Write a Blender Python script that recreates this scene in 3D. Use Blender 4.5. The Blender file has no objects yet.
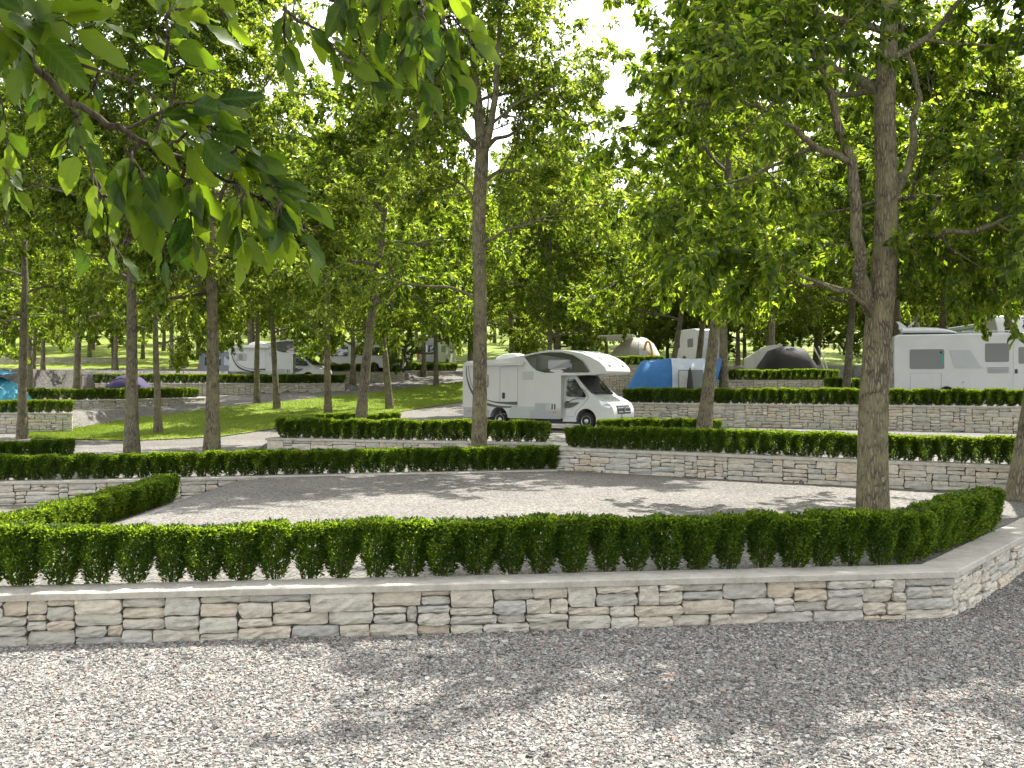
import bpy, bmesh, math, random
import numpy as np
from mathutils import Vector, Matrix

# ------------------------------------------------------------------ camera, light, exposure
sc = bpy.context.scene
COL = sc.collection
FPX, CAMZ = 995.0, 2.75
cam = bpy.data.objects.new('camera', bpy.data.cameras.new('camera'))
COL.objects.link(cam)
cam.location = (0, 0, CAMZ)
cam.rotation_euler = (math.radians(90), 0, 0)
cam.data.sensor_width = 36
cam.data.lens = 36 * FPX / 1024
cam.data.clip_start = 0.05
cam.data.clip_end = 2000
sc.camera = cam

SUN_EL, SUN_AZ = math.radians(59), math.radians(36)      # azimuth from the view direction towards the right
world = bpy.data.worlds.new('World')
sc.world = world
world.use_nodes = True
wn = world.node_tree
bg = wn.nodes['Background']
sky = wn.nodes.new('ShaderNodeTexSky')
sky.sky_type = 'NISHITA'
sky.sun_disc = False
sky.sun_elevation = SUN_EL
sky.sun_rotation = SUN_AZ
sky.air_density = 1.0
sky.dust_density = 1.4
sky.ozone_density = 1.0
hs = wn.nodes.new('ShaderNodeHueSaturation')              # paler, hazier air than the clear-sky model
hs.inputs['Saturation'].default_value = 0.16
wn.links.new(sky.outputs[0], hs.inputs['Color'])
wn.links.new(hs.outputs[0], bg.inputs[0])
bg.inputs[1].default_value = 0.15

sun = bpy.data.objects.new('sun', bpy.data.lights.new('sun', 'SUN'))
COL.objects.link(sun)
sun.data.energy = 3.3
sun.data.angle = math.radians(0.55)
sun.data.color = (1.0, 0.965, 0.90)
sdir = Vector((math.sin(SUN_AZ) * math.cos(SUN_EL), math.cos(SUN_AZ) * math.cos(SUN_EL), math.sin(SUN_EL)))
sun.rotation_euler = sdir.to_track_quat('Z', 'Y').to_euler()

sc.view_settings.view_transform = 'Standard'
sc.view_settings.look = 'None'
sc.view_settings.exposure = 1.8
sc.view_settings.gamma = 1
cy = sc.cycles
cy.max_bounces = 7
cy.diffuse_bounces = 3
cy.glossy_bounces = 2
cy.transmission_bounces = 3
cy.transparent_max_bounces = 6
cy.caustics_reflective = False
cy.caustics_refractive = False
cy.sample_clamp_indirect = 6
cy.use_denoising = True

# ------------------------------------------------------------------ helpers
def X(px, Y):
    return (px - 512) / FPX * Y

def Zat(py, Y):
    return CAMZ - (py - 384) / FPX * Y

def new_obj(name, me, parent=None):
    o = bpy.data.objects.new(name, me)
    COL.objects.link(o)
    if parent is not None:
        o.parent = parent
    return o

def tag(o, label=None, cat=None, group=None, kind=None):
    if label: o['label'] = label
    if cat: o['category'] = cat
    if group: o['group'] = group
    if kind: o['kind'] = kind
    return o

def thing(name, label, cat, loc=(0, 0, 0), rz=0.0, group=None):
    o = new_obj(name, None)
    o.location = loc
    o.rotation_euler = (0, 0, rz)
    o.empty_display_size = 0.3
    return tag(o, label, cat, group, 'thing')

def copy_tree(o, parent=None):
    c = o.copy()
    COL.objects.link(c)
    if parent is not None:
        c.parent = parent
    for ch in list(o.children):
        copy_tree(ch, c)
    return c

def np_mesh(name, verts, quads=None, tris=None, mats=(), smooth=False, uv=None, midx=None):
    me = bpy.data.meshes.new(name)
    nq = 0 if quads is None else len(quads)
    nt = 0 if tris is None else len(tris)
    verts = np.asarray(verts, dtype=np.float32)
    me.vertices.add(len(verts))
    me.vertices.foreach_set('co', verts.ravel())
    loops = []
    if nq: loops.append(np.asarray(quads, dtype=np.int32).ravel())
    if nt: loops.append(np.asarray(tris, dtype=np.int32).ravel())
    loops = np.concatenate(loops)
    me.loops.add(len(loops))
    me.loops.foreach_set('vertex_index', loops)
    me.polygons.add(nq + nt)
    st = np.concatenate([np.arange(nq, dtype=np.int32) * 4, nq * 4 + np.arange(nt, dtype=np.int32) * 3])
    me.polygons.foreach_set('loop_start', st.astype(np.int32))
    if midx is not None:
        me.polygons.foreach_set('material_index', np.asarray(midx, dtype=np.int32))
    me.polygons.foreach_set('use_smooth', np.full(nq + nt, bool(smooth)))
    if uv is not None:
        lay = me.uv_layers.new(name='UVMap')
        lay.data.foreach_set('uv', np.asarray(uv, dtype=np.float32)[loops].ravel())
    for m in mats:
        me.materials.append(m)
    me.update(calc_edges=True)
    me.validate()
    return me

class MB:
    """collects shapes in one bmesh, then links ONE mesh object"""
    def __init__(self):
        self.bm = bmesh.new()
    def poly(self, pts):
        return self.bm.faces.new([self.bm.verts.new(p) for p in pts])
    def prism(self, prof, y0, y1, f=None):
        """profile in x,z swept from y0 to y1; f(x,y,z) may move the points"""
        f = f or (lambda x, y, z: (x, y, z))
        a = [self.bm.verts.new(f(p[0], y0, p[1])) for p in prof]
        b = [self.bm.verts.new(f(p[0], y1, p[1])) for p in prof]
        n = len(prof)
        self.bm.faces.new(a)
        self.bm.faces.new(b[::-1])
        for i in range(n):
            self.bm.faces.new((a[i], b[i], b[(i + 1) % n], a[(i + 1) % n]))
        return self
    def box(self, x0, x1, y0, y1, z0, z1):
        return self.prism([(x0, z0), (x1, z0), (x1, z1), (x0, z1)], y0, y1)
    def tube(self, pts, radii, sides=8, cap=True):
        v, q = tube_np(np.array(pts, float), np.array(radii if hasattr(radii, '__len__') else [radii] * len(pts), float), sides)
        vs = [self.bm.verts.new(p) for p in v]
        for f in q:
            self.bm.faces.new([vs[i] for i in f])
        if cap:
            self.bm.faces.new(vs[:sides][::-1])
            self.bm.faces.new(vs[-sides:])
        return self
    def cyl_y(self, cx, cz, r, y0, y1, n=28, prof=None):
        """disc-like solid about the y axis; prof = [(y, r)...]"""
        prof = prof or [(y0, r), (y1, r)]
        rings = []
        for (y, rr) in prof:
            rings.append([self.bm.verts.new((cx + rr * math.cos(2 * math.pi * k / n), y, cz + rr * math.sin(2 * math.pi * k / n))) for k in range(n)])
        for a, b in zip(rings, rings[1:]):
            for k in range(n):
                self.bm.faces.new((a[k], a[(k + 1) % n], b[(k + 1) % n], b[k]))
        self.bm.faces.new(rings[0][::-1])
        self.bm.faces.new(rings[-1])
        return self
    def build(self, name, mat, parent=None, bevel=0, seg=3, smooth=False, angle=35):
        bm = self.bm
        bmesh.ops.recalc_face_normals(bm, faces=bm.faces)
        me = bpy.data.meshes.new(name)
        bm.to_mesh(me)
        bm.free()
        for m in (mat if isinstance(mat, (list, tuple)) else [mat]):
            me.materials.append(m)
        o = new_obj(name, me, parent)
        if bevel:
            md = o.modifiers.new('edge', 'BEVEL')
            md.width = bevel; md.segments = seg; md.limit_method = 'ANGLE'; md.angle_limit = math.radians(angle)
            md.harden_normals = False
            smooth = True
        if smooth:
            me.polygons.foreach_set('use_smooth', [True] * len(me.polygons))
            try:
                me.set_sharp_from_angle(angle=math.radians(40))
            except Exception:
                pass
        return o

def tube_np(P, R, sides):
    n = len(P)
    T = np.gradient(P, axis=0)
    T /= np.linalg.norm(T, axis=1)[:, None] + 1e-9
    ref = np.array([0.0, 1.0, 0.0]) if abs(T[0][1]) < 0.9 else np.array([1.0, 0, 0])
    U = np.cross(T, ref); U /= np.linalg.norm(U, axis=1)[:, None] + 1e-9
    V = np.cross(T, U)
    a = np.arange(sides) * 2 * np.pi / sides
    ring = P[:, None, :] + R[:, None, None] * (np.cos(a)[None, :, None] * U[:, None, :] + np.sin(a)[None, :, None] * V[:, None, :])
    verts = ring.reshape(-1, 3)
    i = np.arange(n - 1)[:, None] * sides
    k = np.arange(sides)[None, :]
    k2 = (k + 1) % sides
    q = np.stack([i + k, i + k2, i + sides + k2, i + sides + k], axis=-1).reshape(-1, 4)
    return verts, q

def spline(P, per=4):
    """Catmull-Rom through control points"""
    P = np.array(P, float)
    Q = np.vstack([2 * P[0] - P[1], P, 2 * P[-1] - P[-2]])
    out = []
    for i in range(1, len(Q) - 2):
        for t in np.arange(per) / per:
            a, b, c, d = Q[i - 1], Q[i], Q[i + 1], Q[i + 2]
            out.append(0.5 * ((2 * b) + (-a + c) * t + (2 * a - 5 * b + 4 * c - d) * t * t + (-a + 3 * b - 3 * c + d) * t ** 3))
    out.append(P[-1])
    return np.array(out)

# ------------------------------------------------------------------ materials
def mat(name):
    m = bpy.data.materials.new(name)
    m.use_nodes = True
    nt = m.node_tree
    return m, nt, nt.nodes['Principled BSDF']

def N(nt, t, **kw):
    n = nt.nodes.new('ShaderNode' + t)
    for k, v in kw.items():
        if k in ('operation', 'feature', 'blend_type', 'data_type', 'noise_dimensions', 'distance'):
            setattr(n, k, v)
        else:
            n.inputs[k].default_value = v
    return n

def ramp(nt, stops, interp='LINEAR'):
    r = nt.nodes.new('ShaderNodeValToRGB')
    r.color_ramp.interpolation = interp
    e = r.color_ramp.elements
    while len(e) < len(stops):
        e.new(0.5)
    for el, (p, c) in zip(e, stops):
        el.position = p
        el.color = (*c, 1)
    return r

def simple(name, color, rough=0.5, metal=0.0, coat=0.0, noise=0.0, scale=8.0, spec=0.5):
    m, nt, b = mat(name)
    b.inputs['Base Color'].default_value = (*color, 1)
    b.inputs['Roughness'].default_value = rough
    b.inputs['Metallic'].default_value = metal
    b.inputs['Coat Weight'].default_value = coat
    b.inputs['Specular IOR Level'].default_value = spec
    if noise:
        tc = N(nt, 'TexCoord')
        no = N(nt, 'TexNoise', Scale=scale, Detail=5.0)
        nt.links.new(tc.outputs['Object'], no.inputs['Vector'])
        r = ramp(nt, [(0.3, tuple(c * (1 - noise) for c in color)), (0.7, tuple(min(1, c * (1 + noise)) for c in color))])
        nt.links.new(no.outputs['Fac'], r.inputs[0])
        nt.links.new(r.outputs[0], b.inputs['Base Color'])
    return m

GRAV = [(0.0, (0.06, 0.06, 0.056)), (0.16, (0.13, 0.128, 0.118)), (0.34, (0.215, 0.21, 0.192)), (0.46, (0.24, 0.23, 0.21)), (0.50, (0.31, 0.205, 0.165)),
        (0.56, (0.30, 0.25, 0.215)), (0.66, (0.245, 0.24, 0.22)), (0.82, (0.305, 0.297, 0.27)), (0.93, (0.37, 0.36, 0.33)), (1.0, (0.43, 0.42, 0.39))]
def gravel_mat():
    m, nt, b = mat('gravel')
    L = nt.links.new
    tc = N(nt, 'TexCoord')
    vo = N(nt, 'TexVoronoi', Scale=34.0, Randomness=1.0)
    L(tc.outputs['Object'], vo.inputs['Vector'])
    r = ramp(nt, GRAV)
    sep = N(nt, 'SeparateColor')
    L(vo.outputs['Color'], sep.inputs[0])
    L(sep.outputs[0], r.inputs[0])
    n2 = N(nt, 'TexNoise', Scale=0.35, Detail=5.0, Roughness=0.6)
    L(tc.outputs['Object'], n2.inputs['Vector'])
    r2 = ramp(nt, [(0.3, (0.50, 0.495, 0.485)), (0.72, (0.76, 0.75, 0.73))])
    L(n2.outputs['Fac'], r2.inputs[0])
    mx = N(nt, 'Mix', data_type='RGBA', blend_type='MULTIPLY')
    mx.inputs[0].default_value = 1
    L(r.outputs[0], mx.inputs[6]); L(r2.outputs[0], mx.inputs[7])
    L(mx.outputs[2], b.inputs['Base Color'])
    bp = N(nt, 'Bump', Strength=0.55, Distance=0.015)
    bp.invert = True
    L(vo.outputs['Distance'], bp.inputs['Height'])
    L(bp.outputs[0], b.inputs['Normal'])
    b.inputs['Roughness'].default_value = 0.85
    b.inputs['Specular IOR Level'].default_value = 0.25
    return m

def pebble_mat():
    m, nt, b = mat('pebble')
    L = nt.links.new
    g = N(nt, 'NewGeometry')
    r = ramp(nt, GRAV)
    L(g.outputs['Random Per Island'], r.inputs[0])
    tc = N(nt, 'TexCoord')
    n = N(nt, 'TexNoise', Scale=90.0, Detail=3.0)
    L(tc.outputs['Object'], n.inputs['Vector'])
    r2 = ramp(nt, [(0.3, (0.8, 0.8, 0.8)), (0.7, (1.12, 1.12, 1.12))])
    L(n.outputs['Fac'], r2.inputs[0])
    mx = N(nt, 'Mix', data_type='RGBA', blend_type='MULTIPLY')
    mx.inputs[0].default_value = 1
    L(r.outputs[0], mx.inputs[6]); L(r2.outputs[0], mx.inputs[7])
    L(mx.outputs[2], b.inputs['Base Color'])
    b.inputs['Roughness'].default_value = 0.8
    b.inputs['Specular IOR Level'].default_value = 0.3
    return m

def stone_mat():
    m, nt, b = mat('stone')
    L = nt.links.new
    g = N(nt, 'NewGeometry')
    tc = N(nt, 'TexCoord')
    r = ramp(nt, [(0.0, (0.55, 0.53, 0.465)), (0.22, (0.63, 0.59, 0.50)), (0.38, (0.47, 0.475, 0.44)), (0.52, (0.66, 0.63, 0.55)),
                  (0.66, (0.60, 0.52, 0.41)), (0.74, (0.60, 0.575, 0.51)), (0.86, (0.50, 0.495, 0.44)), (0.93, (0.62, 0.55, 0.45)), (1.0, (0.67, 0.64, 0.57))])
    L(g.outputs['Random Per Island'], r.inputs[0])
    n = N(nt, 'TexNoise', Scale=7.0, Detail=9.0, Roughness=0.65)
    mp = N(nt, 'Mapping'); mp.inputs['Scale'].default_value = (1, 1, 2.6)
    L(tc.outputs['Object'], mp.inputs[0]); L(mp.outputs[0], n.inputs['Vector'])
    r2 = ramp(nt, [(0.28, (0.62, 0.59, 0.55)), (0.5, (1, 0.98, 0.95)), (0.75, (1.2, 1.17, 1.12))])
    L(n.outputs['Fac'], r2.inputs[0])
    mx = N(nt, 'Mix', data_type='RGBA', blend_type='MULTIPLY')
    mx.inputs[0].default_value = 1
    L(r.outputs[0], mx.inputs[6]); L(r2.outputs[0], mx.inputs[7])
    L(mx.outputs[2], b.inputs['Base Color'])
    n3 = N(nt, 'TexNoise', Scale=28.0, Detail=8.0, Roughness=0.7)
    L(mp.outputs[0], n3.inputs['Vector'])
    bp = N(nt, 'Bump', Strength=0.9, Distance=0.03)
    L(n3.outputs['Fac'], bp.inputs['Height']); L(bp.outputs[0], b.inputs['Normal'])
    b.inputs['Roughness'].default_value = 0.9
    b.inputs['Specular IOR Level'].default_value = 0.2
    return m

def coping_mat():
    m, nt, b = mat('coping')
    L = nt.links.new
    tc = N(nt, 'TexCoord')
    n = N(nt, 'TexNoise', Scale=4.5, Detail=12.0, Roughness=0.75)
    L(tc.outputs['Object'], n.inputs['Vector'])
    r = ramp(nt, [(0.28, (0.30, 0.275, 0.225)), (0.5, (0.44, 0.41, 0.35)), (0.72, (0.56, 0.53, 0.46))])
    L(n.outputs['Fac'], r.inputs[0]); L(r.outputs[0], b.inputs['Base Color'])
    n2 = N(nt, 'TexNoise', Scale=45.0, Detail=6.0, Roughness=0.7)
    L(tc.outputs['Object'], n2.inputs['Vector'])
    bp = N(nt, 'Bump', Strength=0.8, Distance=0.02)
    L(n2.outputs['Fac'], bp.inputs['Height']); L(bp.outputs[0], b.inputs['Normal'])
    b.inputs['Roughness'].default_value = 0.92
    return m

def bark_mat(name, dark, light, moss):
    m, nt, b = mat(name)
    L = nt.links.new
    tc = N(nt, 'TexCoord')
    mp = N(nt, 'Mapping'); mp.inputs['Scale'].default_value = (1, 1, 0.22)
    L(tc.outputs['Object'], mp.inputs[0])
    vo = N(nt, 'TexVoronoi', Scale=26.0, feature='DISTANCE_TO_EDGE')
    nd = N(nt, 'TexNoise', Scale=9.0, Detail=4.0)
    L(mp.outputs[0], nd.inputs['Vector'])
    mxv = N(nt, 'Mix', data_type='VECTOR'); mxv.inputs[0].default_value = 0.12
    L(mp.outputs[0], mxv.inputs[4]); L(nd.outputs['Color'], mxv.inputs[5])
    L(mxv.outputs[1], vo.inputs['Vector'])
    r = ramp(nt, [(0.0, tuple(c * 0.45 for c in dark)), (0.08, dark), (0.35, light)])
    L(vo.outputs['Distance'], r.inputs[0])
    n2 = N(nt, 'TexNoise', Scale=3.5, Detail=8.0, Roughness=0.65)
    L(tc.outputs['Object'], n2.inputs['Vector'])
    r2 = ramp(nt, [(0.42, (0, 0, 0)), (0.62, (1, 1, 1))])
    L(n2.outputs['Fac'], r2.inputs[0])
    mx = N(nt, 'Mix', data_type='RGBA')
    L(r2.outputs[0], mx.inputs[0]); L(r.outputs[0], mx.inputs[6])
    mx.inputs[7].default_value = (*moss, 1)
    L(mx.outputs[2], b.inputs['Base Color'])
    n3 = N(nt, 'TexNoise', Scale=40.0, Detail=6.0)
    L(mp.outputs[0], n3.inputs['Vector'])
    ad = N(nt, 'Math', operation='MULTIPLY_ADD'); ad.inputs[1].default_value = 0.35
    L(n3.outputs['Fac'], ad.inputs[0])
    sm = N(nt, 'Math', operation='MINIMUM'); sm.inputs[1].default_value = 0.3
    L(vo.outputs['Distance'], sm.inputs[0]); L(sm.outputs[0], ad.inputs[2])
    bp = N(nt, 'Bump', Strength=1.0, Distance=0.05)
    L(ad.outputs[0], bp.inputs['Height']); L(bp.outputs[0], b.inputs['Normal'])
    b.inputs['Roughness'].default_value = 0.9
    b.inputs['Specular IOR Level'].default_value = 0.2
    return m

def leaf_mat(name, c0, c1, t0, t1, fac=0.45, rough=0.42, spec=0.4, veins=False):
    m, nt, b = mat(name)
    L = nt.links.new
    g = N(nt, 'NewGeometry')
    r = ramp(nt, [(0.0, c0), (1.0, c1)])
    L(g.outputs['Random Per Island'], r.inputs[0])
    mul = N(nt, 'Math', operation='FRACT')
    m7 = N(nt, 'Math', operation='MULTIPLY'); m7.inputs[1].default_value = 7.31
    L(g.outputs['Random Per Island'], m7.inputs[0]); L(m7.outputs[0], mul.inputs[0])
    rt = ramp(nt, [(0.0, t0), (1.0, t1)])
    L(mul.outputs[0], rt.inputs[0])
    colf, colt = r.outputs[0], rt.outputs[0]
    if veins:
        uv = N(nt, 'TexCoord')
        sx = N(nt, 'SeparateXYZ'); L(uv.outputs['UV'], sx.inputs[0])
        au = N(nt, 'Math', operation='ABSOLUTE'); L(sx.outputs[0], au.inputs[0])
        dd = N(nt, 'Math', operation='MULTIPLY_ADD'); dd.inputs[1].default_value = -0.42
        L(au.outputs[0], dd.inputs[0]); L(sx.outputs[1], dd.inputs[2])
        ms = N(nt, 'Math', operation='MULTIPLY'); ms.inputs[1].default_value = 8.0
        L(dd.outputs[0], ms.inputs[0])
        fr = N(nt, 'Math', operation='FRACT'); L(ms.outputs[0], fr.inputs[0])
        lt = N(nt, 'Math', operation='LESS_THAN'); lt.inputs[1].default_value = 0.16
        L(fr.outputs[0], lt.inputs[0])
        md = N(nt, 'Math', operation='LESS_THAN'); md.inputs[1].default_value = 0.07
        L(au.outputs[0], md.inputs[0])
        vx = N(nt, 'Math', operation='MAXIMUM'); L(lt.outputs[0], vx.inputs[0]); L(md.outputs[0], vx.inputs[1])
        f = N(nt, 'Math', operation='MULTIPLY'); f.inputs[1].default_value = 0.3; L(vx.outputs[0], f.inputs[0])
        ma = N(nt, 'Mix', data_type='RGBA'); L(f.outputs[0], ma.inputs[0]); L(colf, ma.inputs[6]); ma.inputs[7].default_value = (0.11, 0.17, 0.035, 1)
        mb = N(nt, 'Mix', data_type='RGBA'); L(f.outputs[0], mb.inputs[0]); L(colt, mb.inputs[6]); mb.inputs[7].default_value = (0.16, 0.24, 0.02, 1)
        colf, colt = ma.outputs[2], mb.outputs[2]
        bp = N(nt, 'Bump', Strength=0.35, Distance=0.004); bp.invert = True
        L(vx.outputs[0], bp.inputs['Height']); L(bp.outputs[0], b.inputs['Normal'])
    L(colf, b.inputs['Base Color'])
    b.inputs['Roughness'].default_value = rough
    b.inputs['Specular IOR Level'].default_value = spec
    tr = N(nt, 'BsdfTranslucent')
    L(colt, tr.inputs['Color'])
    mx = N(nt, 'MixShader'); mx.inputs[0].default_value = fac
    L(b.outputs[0], mx.inputs[1]); L(tr.outputs[0], mx.inputs[2])
    out = nt.nodes['Material Output']
    if veins:                                            # small insect holes
        vo = N(nt, 'TexVoronoi', Scale=42.0)
        tc = N(nt, 'TexCoord'); L(tc.outputs['Object'], vo.inputs['Vector'])
        sp = N(nt, 'SeparateColor'); L(vo.outputs['Color'], sp.inputs[0])
        th = N(nt, 'Math', operation='MULTIPLY_ADD'); th.inputs[1].default_value = 0.55; th.inputs[2].default_value = -0.42
        L(sp.outputs[0], th.inputs[0])
        hole = N(nt, 'Math', operation='LESS_THAN'); L(vo.outputs['Distance'], hole.inputs[0]); L(th.outputs[0], hole.inputs[1])
        tp = N(nt, 'BsdfTransparent')
        m2 = N(nt, 'MixShader'); L(hole.outputs[0], m2.inputs[0]); L(mx.outputs[0], m2.inputs[1]); L(tp.outputs[0], m2.inputs[2])
        L(m2.outputs[0], out.inputs[0])
    else:
        L(mx.outputs[0], out.inputs[0])
    return m

def grass_mat(name, blades):
    m, nt, b = mat(name)
    L = nt.links.new
    tc = N(nt, 'TexCoord')
    n = N(nt, 'TexNoise', Scale=0.45, Detail=8.0, Roughness=0.7)
    L(tc.outputs['Object'], n.inputs['Vector'])
    r = ramp(nt, [(0.3, (0.125, 0.18, 0.02)), (0.5, (0.19, 0.245, 0.034)), (0.7, (0.27, 0.305, 0.056))])
    L(n.outputs['Fac'], r.inputs[0])
    L(r.outputs[0], b.inputs['Base Color'])
    b.inputs['Roughness'].default_value = 0.7
    b.inputs['Specular IOR Level'].default_value = 0.15
    if blades:
        tr = N(nt, 'BsdfTranslucent'); tr.inputs[0].default_value = (0.30, 0.42, 0.05, 1)
        mx = N(nt, 'MixShader'); mx.inputs[0].default_value = 0.4
        L(b.outputs[0], mx.inputs[1]); L(tr.outputs[0], mx.inputs[2])
        L(mx.outputs[0], nt.nodes['Material Output'].inputs[0])
    else:
        n2 = N(nt, 'TexNoise', Scale=30.0, Detail=4.0)
        L(tc.outputs['Object'], n2.inputs['Vector'])
        bp = N(nt, 'Bump', Strength=0.6, Distance=0.05)
        L(n2.outputs['Fac'], bp.inputs['Height']); L(bp.outputs[0], b.inputs['Normal'])
    return m

M_GRAVEL = gravel_mat()
M_PEBBLE = pebble_mat()
M_STONE = stone_mat()
M_COPING = coping_mat()
M_MORTAR = simple('joint', (0.10, 0.092, 0.08), 0.95)
M_BARK = bark_mat('bark', (0.125, 0.105, 0.075), (0.27, 0.235, 0.175), (0.215, 0.20, 0.12))
M_BARK2 = bark_mat('bark_grey', (0.115, 0.097, 0.065), (0.27, 0.235, 0.165), (0.225, 0.205, 0.115))
M_BARK_DARK = bark_mat('bark_dark', (0.05, 0.038, 0.027), (0.11, 0.085, 0.06), (0.10, 0.085, 0.055))
M_TWIG = simple('twig', (0.10, 0.075, 0.05), 0.85)
M_LEAF = leaf_mat('leaf', (0.010, 0.030, 0.003), (0.044, 0.090, 0.007), (0.075, 0.175, 0.004), (0.70, 0.86, 0.05), fac=0.48, rough=0.42, spec=0.4)
M_LEAF_PALE = leaf_mat('leaf_pale', (0.016, 0.040, 0.004), (0.060, 0.108, 0.009), (0.11, 0.22, 0.006), (0.80, 0.92, 0.09), fac=0.49, rough=0.42, spec=0.4)
M_LEAF_NEAR = leaf_mat('leaf_near', (0.008, 0.024, 0.003), (0.022, 0.052, 0.005), (0.045, 0.13, 0.003), (0.50, 0.70, 0.02), fac=0.45, rough=0.45, spec=0.25, veins=True)
M_BOX = leaf_mat('boxwood_leaf', (0.012, 0.034, 0.005), (0.052, 0.100, 0.012), (0.07, 0.16, 0.006), (0.60, 0.80, 0.045), fac=0.40, rough=0.45, spec=0.28)
M_GRASS = grass_mat('grass', False)
M_BLADE = grass_mat('grass_blade', True)
M_WHITE = simple('white_paint', (0.55, 0.555, 0.54), 0.28, coat=0.3, noise=0.03, scale=2.0)
M_WHITE2 = simple('white_panel', (0.43, 0.445, 0.44), 0.4, noise=0.03, scale=3.0)
M_GREYP = simple('grey_plastic', (0.36, 0.38, 0.39), 0.5, noise=0.05)
M_DARKP = simple('black_plastic', (0.022, 0.022, 0.024), 0.5)
M_GLASS = simple('dark_glass', (0.03, 0.035, 0.034), 0.04, spec=1.0, coat=1.0)
M_GREENGLASS = simple('smoked_glass', (0.045, 0.055, 0.030), 0.10)
M_GREYGLASS = simple('grey_glass', (0.17, 0.175, 0.17), 0.18)
M_LAMP = simple('lamp_glass', (0.55, 0.60, 0.62), 0.08, metal=0.3)
M_CHROME = simple('chrome', (0.6, 0.6, 0.6), 0.18, metal=1.0)
M_RED = simple('red_lens', (0.45, 0.03, 0.02), 0.25)
M_ORANGE = simple('orange_lens', (0.75, 0.25, 0.03), 0.25)
M_TYRE = simple('tyre', (0.02, 0.02, 0.02), 0.8)
M_RIM = simple('rim', (0.50, 0.51, 0.52), 0.35, metal=0.6)
M_DECAL = simple('dark_green_decal', (0.06, 0.075, 0.055), 0.35)
M_SEAM = simple('panel_gap', (0.30, 0.30, 0.30), 0.6)
M_SLATE = simple('blue_grey_paint', (0.12, 0.15, 0.17), 0.35, coat=0.3)
M_TEALD = simple('teal_mark', (0.02, 0.30, 0.24), 0.4)
def cloth(name, c, t=0.3):
    m, nt, b = mat(name)
    L = nt.links.new
    tc = N(nt, 'TexCoord')
    n = N(nt, 'TexNoise', Scale=3.0, Detail=6.0, Roughness=0.6)
    L(tc.outputs['Object'], n.inputs['Vector'])
    r = ramp(nt, [(0.3, tuple(x * 0.88 for x in c)), (0.7, tuple(min(1, x * 1.08) for x in c))])
    L(n.outputs['Fac'], r.inputs[0]); L(r.outputs[0], b.inputs['Base Color'])
    b.inputs['Roughness'].default_value = 0.75
    bp = N(nt, 'Bump', Strength=0.35, Distance=0.06)
    L(n.outputs['Fac'], bp.inputs['Height']); L(bp.outputs[0], b.inputs['Normal'])
    tr = N(nt, 'BsdfTranslucent'); L(r.outputs[0], tr.inputs[0])
    mx = N(nt, 'MixShader'); mx.inputs[0].default_value = t
    L(b.outputs[0], mx.inputs[1]); L(tr.outputs[0], mx.inputs[2])
    L(mx.outputs[0], nt.nodes['Material Output'].inputs[0])
    return m
M_BLUE = cloth('blue_cloth', (0.05, 0.20, 0.46))
M_TWHITE = cloth('white_cloth', (0.62, 0.68, 0.74))
M_BEIGE = cloth('beige_cloth', (0.50, 0.47, 0.40))
M_PALE = cloth('pale_cloth', (0.66, 0.66, 0.62))
M_YELLOW = cloth('yellow_cloth', (0.65, 0.42, 0.10))
M_TEAL = cloth('teal_cloth', (0.07, 0.36, 0.52))
M_TEAL2 = cloth('deep_teal_cloth', (0.04, 0.24, 0.38))
M_PURPLE = cloth('purple_cloth', (0.065, 0.045, 0.13))
M_CHAR = cloth('charcoal_cloth', (0.032, 0.029, 0.026), 0.05)

# ------------------------------------------------------------------ terrain
def sstep(t):
    t = np.clip(t, 0, 1)
    return t * t * (3 - 2 * t)

def sdist(x, y, P, Q):
    """signed distance to the line P->Q, positive on its left"""
    dx, dy = Q[0] - P[0], Q[1] - P[1]
    L = math.hypot(dx, dy)
    return (dx * (y - P[1]) - dy * (x - P[0])) / L

PROF_Y = [0, 40, 53, 62, 72, 80, 100, 140, 220, 420]
PROF_Z = [0.5, 0.5, 1.12, 1.75, 2.65, 3.25, 5.0, 9.0, 18.0, 44.0]
W_FRONT = [(-13.0, 9.46), (5.2, 11.7), (11.0, 18.9)]
W_2L = [(-17.0, 21.3), (1.15, 25.7)]
W_2R = [(1.15, 26.0), (13.0, 18.35)]
W_3 = [(-6.7, 33.0), (-7.45, 30.2), (1.15, 27.6), (1.15, 26.0)]
W_4 = [(4.5, 41.2), (24.0, 30.5)]
W_5 = [(8.2, 58.0), (17.9, 55.0), (30.0, 48.0)]
W_6 = [(3.0, 64.5), (12.0, 64.0)]
W_A = [(-25.0, 42.6), (-19.1, 43.2), (-20.5, 45.8)]
W_B = [(-25.2, 49.3), (-21.6, 52.0), (-19.1, 62.0)]
W_C = [(X(95, 62.5), 62.5), (X(345, 68), 68.0)]
W_D = [(X(300, 71.5), 71.5), (X(405, 77), 77.0)]
W_E = [(X(405, 80), 80.0), (X(460, 84), 84.0)]
W_F = [(X(-20, 96), 96.0), (X(130, 98), 98.0)]
TH = 0.3
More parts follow.
